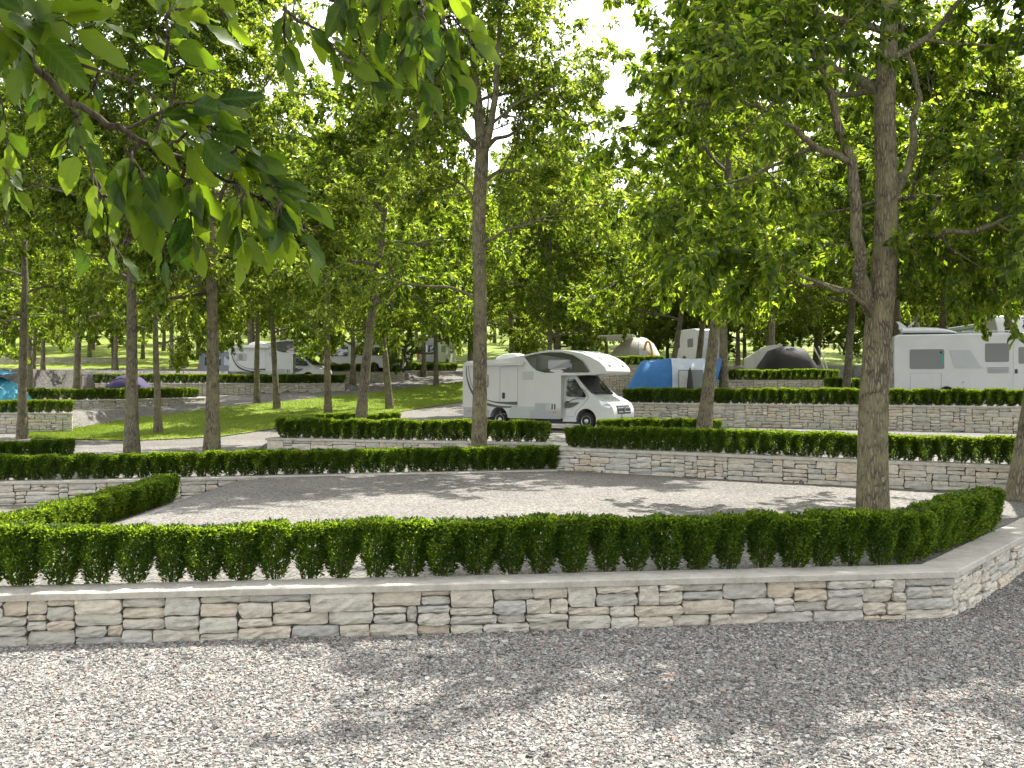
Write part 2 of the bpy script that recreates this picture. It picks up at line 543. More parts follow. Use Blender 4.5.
def H(x, y):
    x = np.asarray(x, float); y = np.asarray(y, float)
    P = np.interp(y, PROF_Y, PROF_Z)
    z = np.zeros(np.broadcast(x, y).shape)
    inT1 = (sdist(x, y, W_FRONT[0], W_FRONT[1]) > TH) & (sdist(x, y, W_FRONT[1], W_FRONT[2]) > TH)
    z = np.where(inT1, 0.5 * sstep((x + 8.2) / 2.2), z)
    lo = x < 1.15
    n2 = np.where(lo, sdist(x, y, *W_2L) > TH, sdist(x, y, *W_2R) > TH)
    z = np.where(n2, np.where(lo, 0.5, 1.06), z)
    t2 = lo & (sdist(x, y, W_3[1], W_3[2]) > TH) & (y > 26.5)
    w2 = sstep((x + 8.4) / 1.2)
    z = np.where(t2, np.maximum(z, 0.5 + 0.58 * w2), z)
    z = np.where(n2 & (y > 36), np.maximum(z, P), z)
    def terr(z, cond, w, top):
        return np.where(cond, np.maximum(z, P + (top - P) * w), z)
    z = terr(z, sdist(x, y, *W_4) > TH, sstep((x - 2.4) / 2.0), 1.95)
    c5 = (sdist(x, y, W_5[0], W_5[1]) > TH) & (sdist(x, y, W_5[1], W_5[2]) > TH)
    c5 = np.where(x > 17.9, sdist(x, y, W_5[1], W_5[2]) > TH, sdist(x, y, W_5[0], W_5[1]) > TH)
    z = np.where(c5, np.maximum(z, 2.95 * sstep((x - 6.0) / 2.0)), z)
    z = np.where(sdist(x, y, *W_6) > TH, np.maximum(z, 3.95 * sstep((x - 1.0) / 2.0)), z)
    z = terr(z, (sdist(x, y, W_A[0], W_A[1]) > TH), sstep((-19.5 - x) / 0.6), 1.46)
    z = np.where((sdist(x, y, W_B[0], W_B[1]) > TH) & (sdist(x, y, W_B[1], W_B[2]) > TH) & (y < 70), np.maximum(z, 1.88), z)
    z = np.where((sdist(x, y, *W_C) > TH), np.maximum(z, P + np.maximum(2.76 - P, 0) * sstep((-10.4 - x) / 1.0)), z)
    z = np.where((sdist(x, y, *W_D) > TH), np.maximum(z, P + np.maximum(3.62 - P, 0) * sstep((-7.3 - x) / 1.0)), z)
    return z

def h1(x, y):
    return float(H(np.array([x]), np.array([y]))[0])

def hit(px, py, y0=24.0):
    """point of the ground seen at a pixel"""
    Y = np.arange(y0, 300, 0.1)
    x = (px - 512) / FPX * Y
    z = CAMZ - (py - 384) / FPX * Y
    i = int(np.argmax(H(x, Y) >= z))
    return float(x[i]), float(Y[i])

def sheet(name, xs, ys, material):
    gx, gy = np.meshgrid(xs, ys)
    v = np.stack([gx.ravel(), gy.ravel(), H(gx, gy).ravel()], 1)
    nx, ny = len(xs), len(ys)
    i = (np.arange(ny - 1)[:, None] * nx + np.arange(nx - 1)[None, :]).ravel()
    q = np.stack([i, i + 1, i + nx + 1, i + nx], 1)
    return new_obj(name, np_mesh(name, v, q, mats=[material], smooth=True))

def ax(*segs):
    out = []
    for a, b, s in segs:
        out.append(np.arange(a, b, s))
    return np.concatenate(out)
xs = ax((-320, -60, 20), (-60, -31, 1.0), (-31, 34, 0.25), (34, 70, 1.5), (70, 321, 25))
o = sheet('gravel_ground', xs, ax((-60, -4, 4), (-4, 9, 1.0), (9, 66, 0.25), (66, 90.1, 0.5)), M_GRAVEL)
tag(o, 'grey gravel covering the terraces and lanes of the campsite', 'gravel ground', kind='structure')
o = sheet('grass_hill', ax((-330, 331, 6)), ax((90.0, 140, 2), (140, 421, 10)), M_GRASS)
tag(o, 'sunlit grassy hillside rising behind the campsite', 'hillside', kind='structure')

# lawn: a sheet lofted between its lower and upper edge
def edge(pts, n):
    P = np.array([hit(*p) for p in pts])
    s = np.concatenate([[0], np.cumsum(np.linalg.norm(np.diff(P, axis=0), axis=1))])
    t = np.linspace(0, s[-1], n)
    return np.stack([np.interp(t, s, P[:, 0]), np.interp(t, s, P[:, 1])], 1)
lowe = edge([(18, 438), (75, 440), (130, 441), (221, 437), (262, 431), (330, 421), (402, 412), (470, 401)], 90)
uppe = edge([(18, 434), (60, 430), (141, 418), (216, 408), (260, 404), (330, 397), (393, 391), (470, 381)], 90)
rows = 36
t = np.linspace(0, 1, rows)[:, None, None]
G = (lowe[None] * (1 - t) + uppe[None] * t)
gz = H(G[..., 0], G[..., 1]) + 0.035
lv = np.concatenate([G, gz[..., None]], -1).reshape(-1, 3)
i = (np.arange(rows - 1)[:, None] * 90 + np.arange(89)[None, :]).ravel()
lawn = new_obj('lawn', np_mesh('lawn', lv, np.stack([i, i + 1, i + 91, i + 90], 1), mats=[M_GRASS], smooth=True))
tag(lawn, 'wedge of mown lawn sloping up between the gravel lanes', 'lawn', kind='structure')
rng = np.random.default_rng(5)
nb = 90000
u, w = rng.random(nb) * 88.99, rng.random(nb) * (rows - 1.01)
iu, iw = u.astype(int), w.astype(int)
fu, fw = (u - iu)[:, None], (w - iw)[:, None]
LV = lv.reshape(rows, 90, 3)
bp = LV[iw, iu] * (1 - fu) * (1 - fw) + LV[iw, iu + 1] * fu * (1 - fw) + LV[iw + 1, iu] * (1 - fu) * fw + LV[iw + 1, iu + 1] * fu * fw
an = rng.random(nb) * 6.283
d = np.stack([np.cos(an), np.sin(an), np.zeros(nb)], 1)
hh = 0.03 + 0.05 * rng.random(nb)
tip = bp + np.stack([rng.normal(0, 0.02, nb), rng.normal(0, 0.02, nb), hh], 1)
gv = np.stack([bp - d * 0.012, bp + d * 0.012, tip], 1).reshape(-1, 3)
g = new_obj('grass', np_mesh('grass', gv, tris=np.arange(nb * 3).reshape(-1, 3), mats=[M_BLADE]))
tag(g, 'short green grass blades growing on the lawn wedge', 'grass', kind='stuff')

# crushed stone lying on the near gravel, angular pieces
def crushed(n, x0, x1, y0, y1, size, seed, keep):
    r = np.random.default_rng(seed)
    px_, py_ = r.uniform(x0, x1, n), r.uniform(y0, y1, n)
    k = keep(px_, py_)
    px_, py_ = px_[k], py_[k]
    n = len(px_)
    c = np.array([(-1, -1, -1), (1, -1, -1), (1, 1, -1), (-1, 1, -1), (-1, -1, 1), (1, -1, 1), (1, 1, 1), (-1, 1, 1)], float) * 0.5
    v = c[None] + r.normal(0, 0.16, (n, 8, 3))
    s = size * r.lognormal(0, 0.30, n)
    dims = np.stack([s * r.uniform(0.8, 1.35, n), s * r.uniform(0.6, 1.0, n), s * r.uniform(0.40, 0.75, n)], 1)
    v *= dims[:, None, :]
    a = r.random(n) * 6.283; b = r.normal(0, 0.5, n)
    ca, sa, cb, sb = np.cos(a), np.sin(a), np.cos(b), np.sin(b)
    Y1 = v[..., 1] * cb[:, None] - v[..., 2] * sb[:, None]
    Z1 = v[..., 1] * sb[:, None] + v[..., 2] * cb[:, None]
    X2 = v[..., 0] * ca[:, None] - Y1 * sa[:, None]
    Y2 = v[..., 0] * sa[:, None] + Y1 * ca[:, None]
    base = np.stack([px_, py_, H(px_, py_) + dims[:, 2] * r.uniform(-0.1, 0.4, n)], 1)
    V = np.stack([X2, Y2, Z1], -1) + base[:, None, :]
    f = np.array([(0, 3, 2, 1), (4, 5, 6, 7), (0, 1, 5, 4), (1, 2, 6, 5), (2, 3, 7, 6), (3, 0, 4, 7)])
    Q = (np.arange(n)[:, None, None] * 8 + f[None]).reshape(-1, 4)
    return V.reshape(-1, 3), Q
def in_view(x, y):
    return (np.abs(x) < 0.54 * y + 0.4) & ((sdist(x, y, W_FRONT[0], W_FRONT[1]) < -0.02) | (sdist(x, y, W_FRONT[1], W_FRONT[2]) < -0.02))
V, Q = crushed(430000, -8.5, 8.7, 6.4, 15.5, 0.0175, 3, in_view)
g = new_obj('gravel', np_mesh('gravel', V, Q, mats=[M_PEBBLE]))
tag(g, 'loose crushed stone pieces strewn over the near gravel lane', 'gravel', kind='stuff')
# ------------------------------------------------------------------ dry stone walls
def offset_poly(P, d):
    """polyline moved d to its left, mitred"""
    P = [Vector((p[0], p[1])) for p in P]
    out = []
    for i, p in enumerate(P):
        ds = []
        if i > 0: ds.append((p - P[i - 1]).normalized())
        if i < len(P) - 1: ds.append((P[i + 1] - p).normalized())
        n = Vector((0, 0))
        for q in ds: n += Vector((-q.y, q.x))
        n.normalize()
        c = n.dot(Vector((-ds[0].y, ds[0].x)))
        out.append(p + n * (d / c))
    return out

def lay_stones(L, Hh, r, sizes, wmin, wmax):
    st = 0.04
    n = max(2, int(round(L / st)))
    st = L / n
    sk = np.zeros(n)
    out = []
    while True:
        i = int(np.argmin(sk))
        if sk[i] >= Hh - 0.012: break
        j = i
        while j < n and abs(sk[j] - sk[i]) < 1e-6: j += 1
        run = (j - i) * st
        hgt = r.choice(sizes) * r.uniform(0.88, 1.12)
        w = r.uniform(wmin, wmax) * (0.75 + hgt / sizes[-1] * 0.5)
        if w > run * 0.72 or run - w < wmin * 0.6: w = run
        # level up with a neighbour when close
        for nb in ((sk[i - 1] if i else None), (sk[j] if j < n else None)):
            if nb is not None and abs(sk[i] + hgt - nb) < 0.030: hgt = nb - sk[i]
        if Hh - (sk[i] + hgt) < 0.065: hgt = Hh - sk[i]
        k = min(n, i + max(1, int(round(w / st))))
        out.append((i * st, k * st, sk[i], sk[i] + hgt))
        sk[i:k] += hgt
        if hgt == 0: sk[i:k] += 1e-4
    return out

def stone_wall(label, poly, zb, zt, seed, fine=False, cap=True, sizes=(0.085, 0.11, 0.135, 0.17), wmin=0.18, wmax=0.62, cap_h=0.065, cap_d=0.44, depth=0.38):
    r = random.Random(seed)
    root = thing('stone_wall', label, 'stone wall', (poly[0][0], poly[0][1], zb))
    ox, oy = poly[0]
    Vs, Qs = [], []
    top = zt - (cap_h if cap else 0) - zb
    for (p, q) in zip(poly, poly[1:]):
        L = math.hypot(q[0] - p[0], q[1] - p[1])
        ux, uy = (q[0] - p[0]) / L, (q[1] - p[1]) / L
        nx, ny = uy, -ux                                  # outward
        for (a, b, c, d) in lay_stones(L, top, r, sizes, wmin, wmax):
            if b - a < 0.02 or d - c < 0.012: continue
            gap = 0.0055 if fine else 0.005
            nu = max(3, min(9, int((b - a) / 0.07))) if fine else 2
            nv = 4 if fine else 2
            proud = r.uniform(-0.02, 0.042 if fine else 0.03)
            idx0 = sum(len(v) for v in Vs)
            sk1, sk2 = r.uniform(-0.012, 0.012), r.uniform(-0.012, 0.012)
            tilt = r.uniform(-0.006, 0.006)
            pts = []
            for iv in range(nv + 1):
                for iu in range(nu + 1):
                    fu, fv = iu / nu, iv / nv
                    u = a + gap + (b - a - 2 * gap) * fu + (sk1 if iu == 0 else sk2 if iu == nu else 0) * (fv - 0.5) * 2 * 0.6
                    v = c + gap + (d - c - 2 * gap) * fv + tilt * (fu - .5)
                    eu, ev = iu in (0, nu), iv in (0, nv)
                    o_ = proud + r.gauss(0, 0.0075 if fine else 0.004)
                    if eu or ev:
                        o_ -= r.uniform(0.010, 0.026)
                        u += r.gauss(0, 0.004); v += r.gauss(0, 0.004)
                        if eu and ev:
                            u += (1 if iu == 0 else -1) * r.uniform(0.0, 0.022); v += (1 if iv == 0 else -1) * r.uniform(0, 0.008)
                            o_ -= r.uniform(0, 0.01)
                    pts.append((u, v, o_))
            back = []
            ring = [iu for iu in range(nu + 1)] + [(nu + 1) * (iv + 1) - 1 for iv in range(1, nv + 1)] + \
                   [(nu + 1) * nv + iu for iu in range(nu - 1, -1, -1)] + [(nu + 1) * iv for iv in range(nv - 1, 0, -1)]
            for k in ring:
                u, v, o_ = pts[k]
                back.append((u, v, -0.12))
            allp = pts + back
            Vs.append(np.array([(p[0] - ox + ux * u + nx * o_, p[1] - oy + uy * u + ny * o_, v) for (u, v, o_) in allp]))
            qq = []
            for iv in range(nv):
                for iu in range(nu):
                    k = iv * (nu + 1) + iu
                    qq.append((k, k + 1, k + nu + 2, k + nu + 1))
            nb0 = len(pts); m = len(ring)
            for k in range(m):
                k2 = (k + 1) % m
                qq.append((ring[k2], ring[k], nb0 + k, nb0 + k2))
            Qs.append(np.array(qq) + idx0)
    me = np_mesh('stonework', np.concatenate(Vs), np.concatenate(Qs), mats=[M_STONE])
    new_obj('stonework', me, root)
    loc = [(p[0] - ox, p[1] - oy) for p in poly]
    A, B = offset_poly(loc, 0.075), offset_poly(loc, depth)
    mb = MB()
    def ribbon(mb, A, B, z0, z1):
        lo = [mb.bm.verts.new((p.x, p.y, z0)) for p in A]; lo2 = [mb.bm.verts.new((p.x, p.y, z0)) for p in B]
        hi = [mb.bm.verts.new((p.x, p.y, z1)) for p in A]; hi2 = [mb.bm.verts.new((p.x, p.y, z1)) for p in B]
        for k in range(len(A) - 1):
            for f in ((lo[k], lo[k + 1], hi[k + 1], hi[k]), (lo2[k + 1], lo2[k], hi2[k], hi2[k + 1]), (hi[k], hi[k + 1], hi2[k + 1], hi2[k]), (lo[k + 1], lo[k], lo2[k], lo2[k + 1])):
                mb.bm.faces.new(f)
        mb.bm.faces.new((lo[0], hi[0], hi2[0], lo2[0])); mb.bm.faces.new((lo[-1], lo2[-1], hi2[-1], hi[-1]))
    ribbon(mb, A, B, 0, top - 0.004)
    mb.build('joint', M_MORTAR, root)
    if cap:
        ex = [list(p) for p in loc]
        for e, f in ((0, 1), (-1, -2)):
            d = Vector(ex[e]) - Vector(ex[f]); d.normalize()
            ex[e] = [ex[e][0] + d.x * 0.03, ex[e][1] + d.y * 0.03]
        # many stations so the edge can wander a little
        dense = []
        for p, q in zip(ex, ex[1:]):
            L = math.hypot(q[0] - p[0], q[1] - p[1]); k = max(1, int(L / 0.35))
            dense += [(p[0] + (q[0] - p[0]) * t / k, p[1] + (q[1] - p[1]) * t / k) for t in range(k)]
        dense.append(ex[-1])
        A, B = offset_poly(dense, -0.035), offset_poly(dense, cap_d)
        ch = 0.012
        A2, B2 = offset_poly(dense, -0.035 + ch), offset_poly(dense, cap_d - ch)
        z0, z1 = top, top + cap_h
        mb = MB()
        rings = []
        for a, a2, b, b2 in zip(A, A2, B, B2):
            j = r.gauss(0, 0.0025); k = r.gauss(0, 0.0025)
            rings.append([mb.bm.verts.new(c) for c in ((a.x, a.y + k, z0), (a.x, a.y + k, z1 - ch + j), (a2.x, a2.y, z1 + j), (b2.x, b2.y, z1 + j), (b.x, b.y, z1 - ch), (b.x, b.y, z0))])
        for q, s in zip(rings, rings[1:]):
            for k in range(6):
                mb.bm.faces.new((q[k], s[k], s[(k + 1) % 6], q[(k + 1) % 6]))
        mb.bm.faces.new(rings[0]); mb.bm.faces.new(rings[-1][::-1])
        mb.build('coping', M_COPING, root)
    return root

stone_wall('long pale dry-stone wall with a smooth coping running across the foreground', W_FRONT, -0.03, 0.555, 1, fine=True, cap_h=0.075,
           sizes=(0.10, 0.125, 0.15, 0.165), wmin=0.19, wmax=0.54)
stone_wall('low dry-stone wall under the hedge at left, partly buried by sloping gravel', W_2L, -0.12, 0.525, 2)
stone_wall('dry-stone wall at the back of the gravel terrace, right of the hedge gap', W_2R, 0.42, 1.09, 3)
stone_wall('dry-stone wall with a squared end beneath the motorhome terrace hedge', W_3, 0.36, 1.11, 4)
stone_wall('tall dry-stone wall behind the right-hand hedges, below the blue tent', W_4, 0.95, 1.98, 5)
stone_wall('dry-stone wall below the dark tent, glimpsed between trunks', W_5, 1.8, 2.98, 6)
stone_wall('far dry-stone wall below the beige tent', W_6, 1.8, 3.97, 7)
stone_wall('dry-stone wall below the teal tent at the left edge', W_A, 0.55, 1.5, 8)
stone_wall('dry-stone wall at the lane below the purple tent, sinking into the rising lane', W_B, 0.8, 1.92, 9)
stone_wall('dry-stone wall below the distant white motorhome and purple tent', W_C, 1.65, 2.80, 10)
stone_wall('dry-stone wall below the distant pair of pale vans', W_D, 2.4, 3.66, 11)
stone_wall('short low dry-stone wall where the far lane climbs out of sight', W_E, 3.0, 3.82, 12)
stone_wall('long low stone wall edging the far grass slope at left', W_F, 4.3, 5.35, 13)
stone_wall('short dry-stone bed wall under the short hedge piece left of the roof-pod motorhome', [(X(800, 51), 51.0), (X(892, 50), 50.0)], 1.9, 2.42, 14, depth=0.6, cap_d=0.66)

# ------------------------------------------------------------------ leaves and shrubs
def unit(v):
    return v / (np.linalg.norm(v, axis=-1, keepdims=True) + 1e-9)

def leaves_np(P, D, Nn, Ln, Wd, fold=0.18, droop=0.15):
    """two quads per leaf, folded along the midrib"""
    D = unit(D)
    S = unit(np.cross(D, Nn))
    U = np.cross(S, D)
    L, W = Ln[:, None], Wd[:, None]
    b = P
    tip = P + D * L - U * L * droop
    l1 = P + D * L * 0.30 - S * W * 0.46 + U * W * fold
    l2 = P + D * L * 0.68 - S * W * 0.40 + U * W * fold - U * L * droop * 0.4
    r1 = P + D * L * 0.30 + S * W * 0.46 + U * W * fold
    r2 = P + D * L * 0.68 + S * W * 0.40 + U * W * fold - U * L * droop * 0.4
    V = np.stack([b, r1, r2, tip, l2, l1], 1)
    n = len(P)
    f = np.array([(0, 1, 2, 3), (0, 3, 4, 5)])
    Q = (np.arange(n)[:, None, None] * 6 + f[None]).reshape(-1, 4)
    return V.reshape(-1, 3), Q

def shrub_mesh(seed, n=5200, h=0.58, w=0.205, leaf=0.034):
    r = np.random.default_rng(seed)
    z = h * np.clip(r.beta(1.7, 0.85, n), 0.02, 1)
    prof = np.interp(z / h, [0, 0.12, 0.3, 0.55, 0.8, 0.92, 1.0], [0.36, 0.58, 0.80, 0.99, 1.08, 1.06, 0.86]) * w
    a = r.random(n) * 6.283
    lob = 1 + 0.13 * np.sin(3 * a + seed) * np.sin(6 * z / h + seed * 2) + 0.11 * np.sin(5 * a - 9 * z / h)
    rad = prof * lob * np.sqrt(r.uniform(0.35, 1.0, n)) * (1 + r.normal(0, 0.05, n))
    P = np.stack([np.cos(a) * rad, np.sin(a) * rad, z + r.normal(0, 0.012, n)], 1)
    out = np.stack([np.cos(a), np.sin(a), np.full(n, 0.75)], 1)
    D = unit(out + r.normal(0, 0.55, (n, 3)))
    Nn = unit(np.stack([np.cos(a) * -0.3, np.sin(a) * -0.3, np.ones(n)], 1) + r.normal(0, 0.5, (n, 3)))
    Ln = leaf * r.uniform(0.7, 1.25, n)
    V, Q = leaves_np(P, D, Nn, Ln, Ln * 0.55, 0.2, 0.05)
    # a few shoots standing above the clipped top
    vs, qs, base = [V], [Q], len(V)
    for k in range(12):
        aa = r.random() * 6.283; rr = w * r.uniform(0.2, 0.9); zz = h * r.uniform(0.7, 0.98)
        p = spline([(0.02 * math.cos(aa), 0.02 * math.sin(aa), 0.0), (rr * 0.45 * math.cos(aa), rr * 0.45 * math.sin(aa), zz * 0.45), (rr * math.cos(aa), rr * math.sin(aa), zz)], 3)
        tv, tq = tube_np(p, np.linspace(0.007, 0.002, len(p)), 4)
        vs.append(tv); qs.append(tq + base); base += len(tv)
    nl = len(Q)
    V, Q2 = np.concatenate(vs), np.concatenate(qs)
    mi = np.zeros(len(Q2), int); mi[nl:] = 1
    return np_mesh('shrub', V, Q2, mats=[M_BOX, M_TWIG], midx=mi)
SHRUBS = [shrub_mesh(s, 5200, 0.585, wd, 0.041) for s, wd in ((1, 0.215), (2, 0.20), (3, 0.225), (4, 0.21))]
SHRUBS_FAR = [shrub_mesh(s + 20, 2200, 0.56, 0.22, 0.055) for s in range(3)]

def hedge(label, pts, z, spacing, seed, hs=1.0, far=False, grounded=False, gap=0.0, ws=1.0):
    r = random.Random(seed)
    P = [np.array(p, float) for p in pts]
    L = [np.linalg.norm(b - a) for a, b in zip(P, P[1:])]
    tot = sum(L)
    z0 = z if not grounded else h1(*P[0])
    root = thing('hedge', label, 'hedge', (P[0][0], P[0][1], z0))
    s = spacing * 0.4
    while s < tot:
        t = s
        k = 0
        while k < len(L) - 1 and t > L[k]:
            t -= L[k]; k += 1
        p = P[k] + (P[k + 1] - P[k]) * (t / L[k])
        o = new_obj('shrub', r.choice(SHRUBS_FAR if far else SHRUBS), root)
        zz = (h1(p[0], p[1]) if grounded else z)
        o.location = (p[0] - P[0][0] + r.gauss(0, 0.012), p[1] - P[0][1] + r.gauss(0, 0.015), zz - z0 - 0.01)
        w = r.uniform(0.86, 1.14) * ws
        o.scale = (w, w * r.uniform(0.95, 1.1), r.uniform(0.945, 1.065) * hs * 1.05)
        o.rotation_euler = (r.gauss(0, 0.03), r.gauss(0, 0.03), r.random() * 6.28)
        s += spacing * r.uniform(0.91, 1.09) * (1.13 if r.random() < gap else 1.0)
    return root

def along(poly, d, t0=0.0, t1=1.0):
    Q = offset_poly(poly, d)
    Q = [Vector(q) for q in Q]
    a = Q[0] + (Q[1] - Q[0]) * t0
    b = Q[-2] + (Q[-1] - Q[-2]) * t1
    return [tuple(a)] + [tuple(q) for q in Q[1:-1]] + [tuple(b)]

fq = offset_poly(W_FRONT, 0.50)
e = fq[1] + (fq[2] - fq[1]) * 0.415
hedge('clipped boxwood hedge of vase-shaped bushes along the foreground stone wall', [tuple(fq[0] + (fq[1] - fq[0]) * 0.36), tuple(fq[1] + Vector((-0.15, 0.05))), tuple(e)], 0.53, 0.375, 1, 1.04)
hedge('boxwood hedge running away from the foreground hedge along the terrace edge at left', [(-8.05, 14.6), (-7.9, 18.5), (X(170, 22.6), 22.6)], 0, 0.33, 2, 1.02, grounded=True, ws=1.05)
hedge('long boxwood hedge on the left half of the terrace back wall, ending at a gap', [(-16.4, 21.85), (1.3, 26.18)], 0.5, 0.335, 3, 0.97, gap=0.03, ws=1.05)
hedge('boxwood hedge on the wall right of the gap, in front of the motorhome', along(W_2R, 0.45, 0.01, 0.86), 1.07, 0.335, 4, 0.90, gap=0.03, ws=1.05)
hedge('boxwood hedge on the squared-end wall left of the motorhome', [(-7.05, 30.5), (0.95, 28.15)], 1.09, 0.335, 5, 0.97, gap=0.03, ws=1.05)
hedge('short boxwood hedge by the leaning trunk at the lawn corner', [(X(318, 39), 39.0), (X(402, 40), 40.0)], 1.02, 0.36, 6, 0.9)
hedge('low boxwood hedge between motorhome nose and leaning trunk', [(X(600, 33.6), 33.6), (X(640, 33.4), 33.4), (X(722, 33.2), 33.2)], 1.06, 0.335, 7, 0.84)
hedge('boxwood hedge on the tall wall below blue tent and roof-pod motorhome', along(W_4, 0.45, 0.0, 0.72), 1.96, 0.335, 8, 0.97, gap=0.03, ws=1.05)
hedge('short boxwood hedge piece ending behind the left trunks, beside the lane', [(X(-25, 28.2), 28.2), (X(72, 28.8), 28.8)], 0.5, 0.36, 9, 1.0)
hedge('distant boxwood hedge below the teal tent', along(W_A[:2], 0.45, 0.0, 0.98), 1.48, 0.38, 10, 0.95, far=True, gap=0.2)
hedge('distant boxwood hedge in front of the purple tent', along(W_B, 0.45, 0.1, 0.98), 1.9, 0.40, 11, 1.0, far=True, ws=1.1)
hedge('distant boxwood hedge in front of the white motorhome', along(W_C, 0.45, 0.0, 1.0), 2.78, 0.40, 12, 1.0, far=True, ws=1.1)
hedge('distant boxwood hedge in front of the pair of pale vans', along(W_D, 0.45, 0.1, 1.0), 3.64, 0.42, 13, 1.0, far=True, ws=1.1)
hedge('farthest boxwood hedge, below the small white van seen from behind', along(W_E, 0.45, 0.0, 0.95), 3.8, 0.42, 14, 1.1, far=True, ws=1.15)
hedge('distant boxwood hedge in front of the dark tent', along(W_5[:2], 0.45, 0.0, 1.0), 2.96, 0.40, 15, 1.0, far=True, ws=1.1)
hedge('distant boxwood hedge below the beige tent', along(W_6, 0.45, 0.02, 0.75), 3.95, 0.42, 16, 1.0, far=True, ws=1.1)
hedge('short boxwood hedge piece left of the roof-pod motorhome', [(X(826, 50.9), 50.9), (X(890, 50.3), 50.3)], 2.4, 0.38, 17, 1.05, far=True, ws=1.1)
# ------------------------------------------------------------------ trees
def rand_perp(d, r):
    v = r.normal(0, 1, 3)
    v -= d * v.dot(d)
    return v / (np.linalg.norm(v) + 1e-9)

def grow(start, d0, length, n, r, wander, lift):
    """a limb path: n points, wandering, bending upward by lift"""
    P = [np.array(start, float)]
    d = np.array(d0, float); d /= np.linalg.norm(d)
    st = length / (n - 1)
    for k in range(n - 1):
        d = d + r.normal(0, wander, 3) + np.array([0, 0, lift])
        d /= np.linalg.norm(d)
        P.append(P[-1] + d * st)
    return np.array(P)

class Tree:
    def __init__(self, seed):
        self.r = np.random.default_rng(seed)
        self.tv, self.tq, self.tb = [], [], 0        # woody tubes
        self.twigs = []
    def tube(self, P, R, sides):
        v, q = tube_np(P, R, sides)
        self.tv.append(v); self.tq.append(q + self.tb); self.tb += len(v)
    def limb(self, P, r0, r1, sides=8, sec=7, sec_len=1.9, s0=0.3, twigs=6, twig_len=0.85):
        r = self.r
        self.tube(P, np.linspace(r0, r1, len(P)), sides)
        seg = np.linalg.norm(np.diff(P, axis=0), axis=1); tot = seg.sum()
        cum = np.concatenate([[0], np.cumsum(seg)]) / tot
        def at(s):
            p = np.array([np.interp(s, cum, P[:, k]) for k in range(3)])
            i = min(len(P) - 2, int(np.searchsorted(cum, s, 'right')) - 1)
            d = P[i + 1] - P[i]
            return p, d / (np.linalg.norm(d) + 1e-9)
        for k in range(sec):
            s = s0 + (1 - s0) * (k + r.random() * 0.8) / sec if k < sec - 1 else 1.0
            s = min(s, 1.0)
            p, d = at(s)
            dd = d * (0.55 if s < 0.97 else 1.2) + rand_perp(d, r) * 0.85 + np.array([0, 0, 0.12])
            ln = sec_len * r.uniform(0.65, 1.2) * (1.15 - 0.45 * s)
            Q = grow(p, dd, ln, 6, r, 0.16, 0.03)
            rr = (r0 + (r1 - r0) * s)
            self.tube(Q, np.linspace(min(rr * 0.6, 0.035), 0.007, 6), 5)
            for j in range(twigs):
                u = 0.2 + 0.8 * (j + r.random()) / twigs if j < twigs - 1 else 1.0
                i = min(4, int(u * 5)); f = u * 5 - i
                tp = Q[i] * (1 - f) + Q[i + 1] * f
                td = Q[i + 1] - Q[i]; td /= np.linalg.norm(td)
                dd = td * 0.6 + rand_perp(td, r) * 0.9
                T = grow(tp, dd, twig_len * r.uniform(0.6, 1.25), 5, r, 0.2, -0.09)
                self.twigs.append(T)
    def crown_mesh(self, name, per_twig, leaf, material, narrow=0.52):
        r = self.r
        T = np.array(self.twigs)                          # (m,5,3)
        m = len(T)
        s = r.beta(1.5, 0.9, (m, per_twig)) * 4
        i = np.clip(s.astype(int), 0, 3); f = (s - i)[..., None]
        mi = np.arange(m)[:, None]
        P = T[mi, i] * (1 - f) + T[mi, i + 1] * f
        d = unit(T[mi, i + 1] - T[mi, i])
        P = P + r.normal(0, 0.035, P.shape)
        rad = r.normal(0, 1, P.shape)
        D = unit(d * 0.55 + unit(rad) * 0.75 + np.array([0, 0, -0.38]))
        Nn = unit(np.array([0, 0, 1.0]) + r.normal(0, 0.55, P.shape))
        k = m * per_twig
        P, D, Nn = P.reshape(-1, 3), D.reshape(-1, 3), Nn.reshape(-1, 3)
        P = P + D * 0.03
        Ln = leaf * r.uniform(0.6, 1.25, k)
        V, Q = leaves_np(P, D, Nn, Ln, Ln * narrow * r.uniform(0.85, 1.15, k), 0.2, 0.16)
        vs, qs, base, nl = [V], [Q], len(V), len(Q)
        for t in self.twigs:
            a, b = tube_np(t, np.array([0.007, 0.006, 0.005, 0.004, 0.002]), 3)
            vs.append(a); qs.append(b + base); base += len(a)
        V, Q = np.concatenate(vs), np.concatenate(qs)
        mx = np.zeros(len(Q), int); mx[nl:] = 1
        return np_mesh(name, V, Q, mats=[material, M_TWIG], midx=mx)
    def trunk_mesh(self, name, material):
        return np_mesh(name, np.concatenate(self.tv), np.concatenate(self.tq), mats=[material], smooth=True)

def trunk_path(r, Ht, n, wig, bend=(0, 0)):
    z = np.linspace(-0.15, Ht, n)
    t = np.linspace(0, 1, n)
    x = np.cumsum(r.normal(0, wig, n)) * t + bend[0] * np.sin(t * 3.0); y = np.cumsum(r.normal(0, wig, n)) * t + bend[1] * np.sin(t * 3.0)
    x -= x[0]; y -= y[0]
    return np.stack([x, y, z], 1)

def flare(n, r0, top):
    t = np.linspace(0, 1, n)
    return r0 * ((1 - t) * (1 - top) + top) * (1 + 0.35 * np.exp(-t * 26))

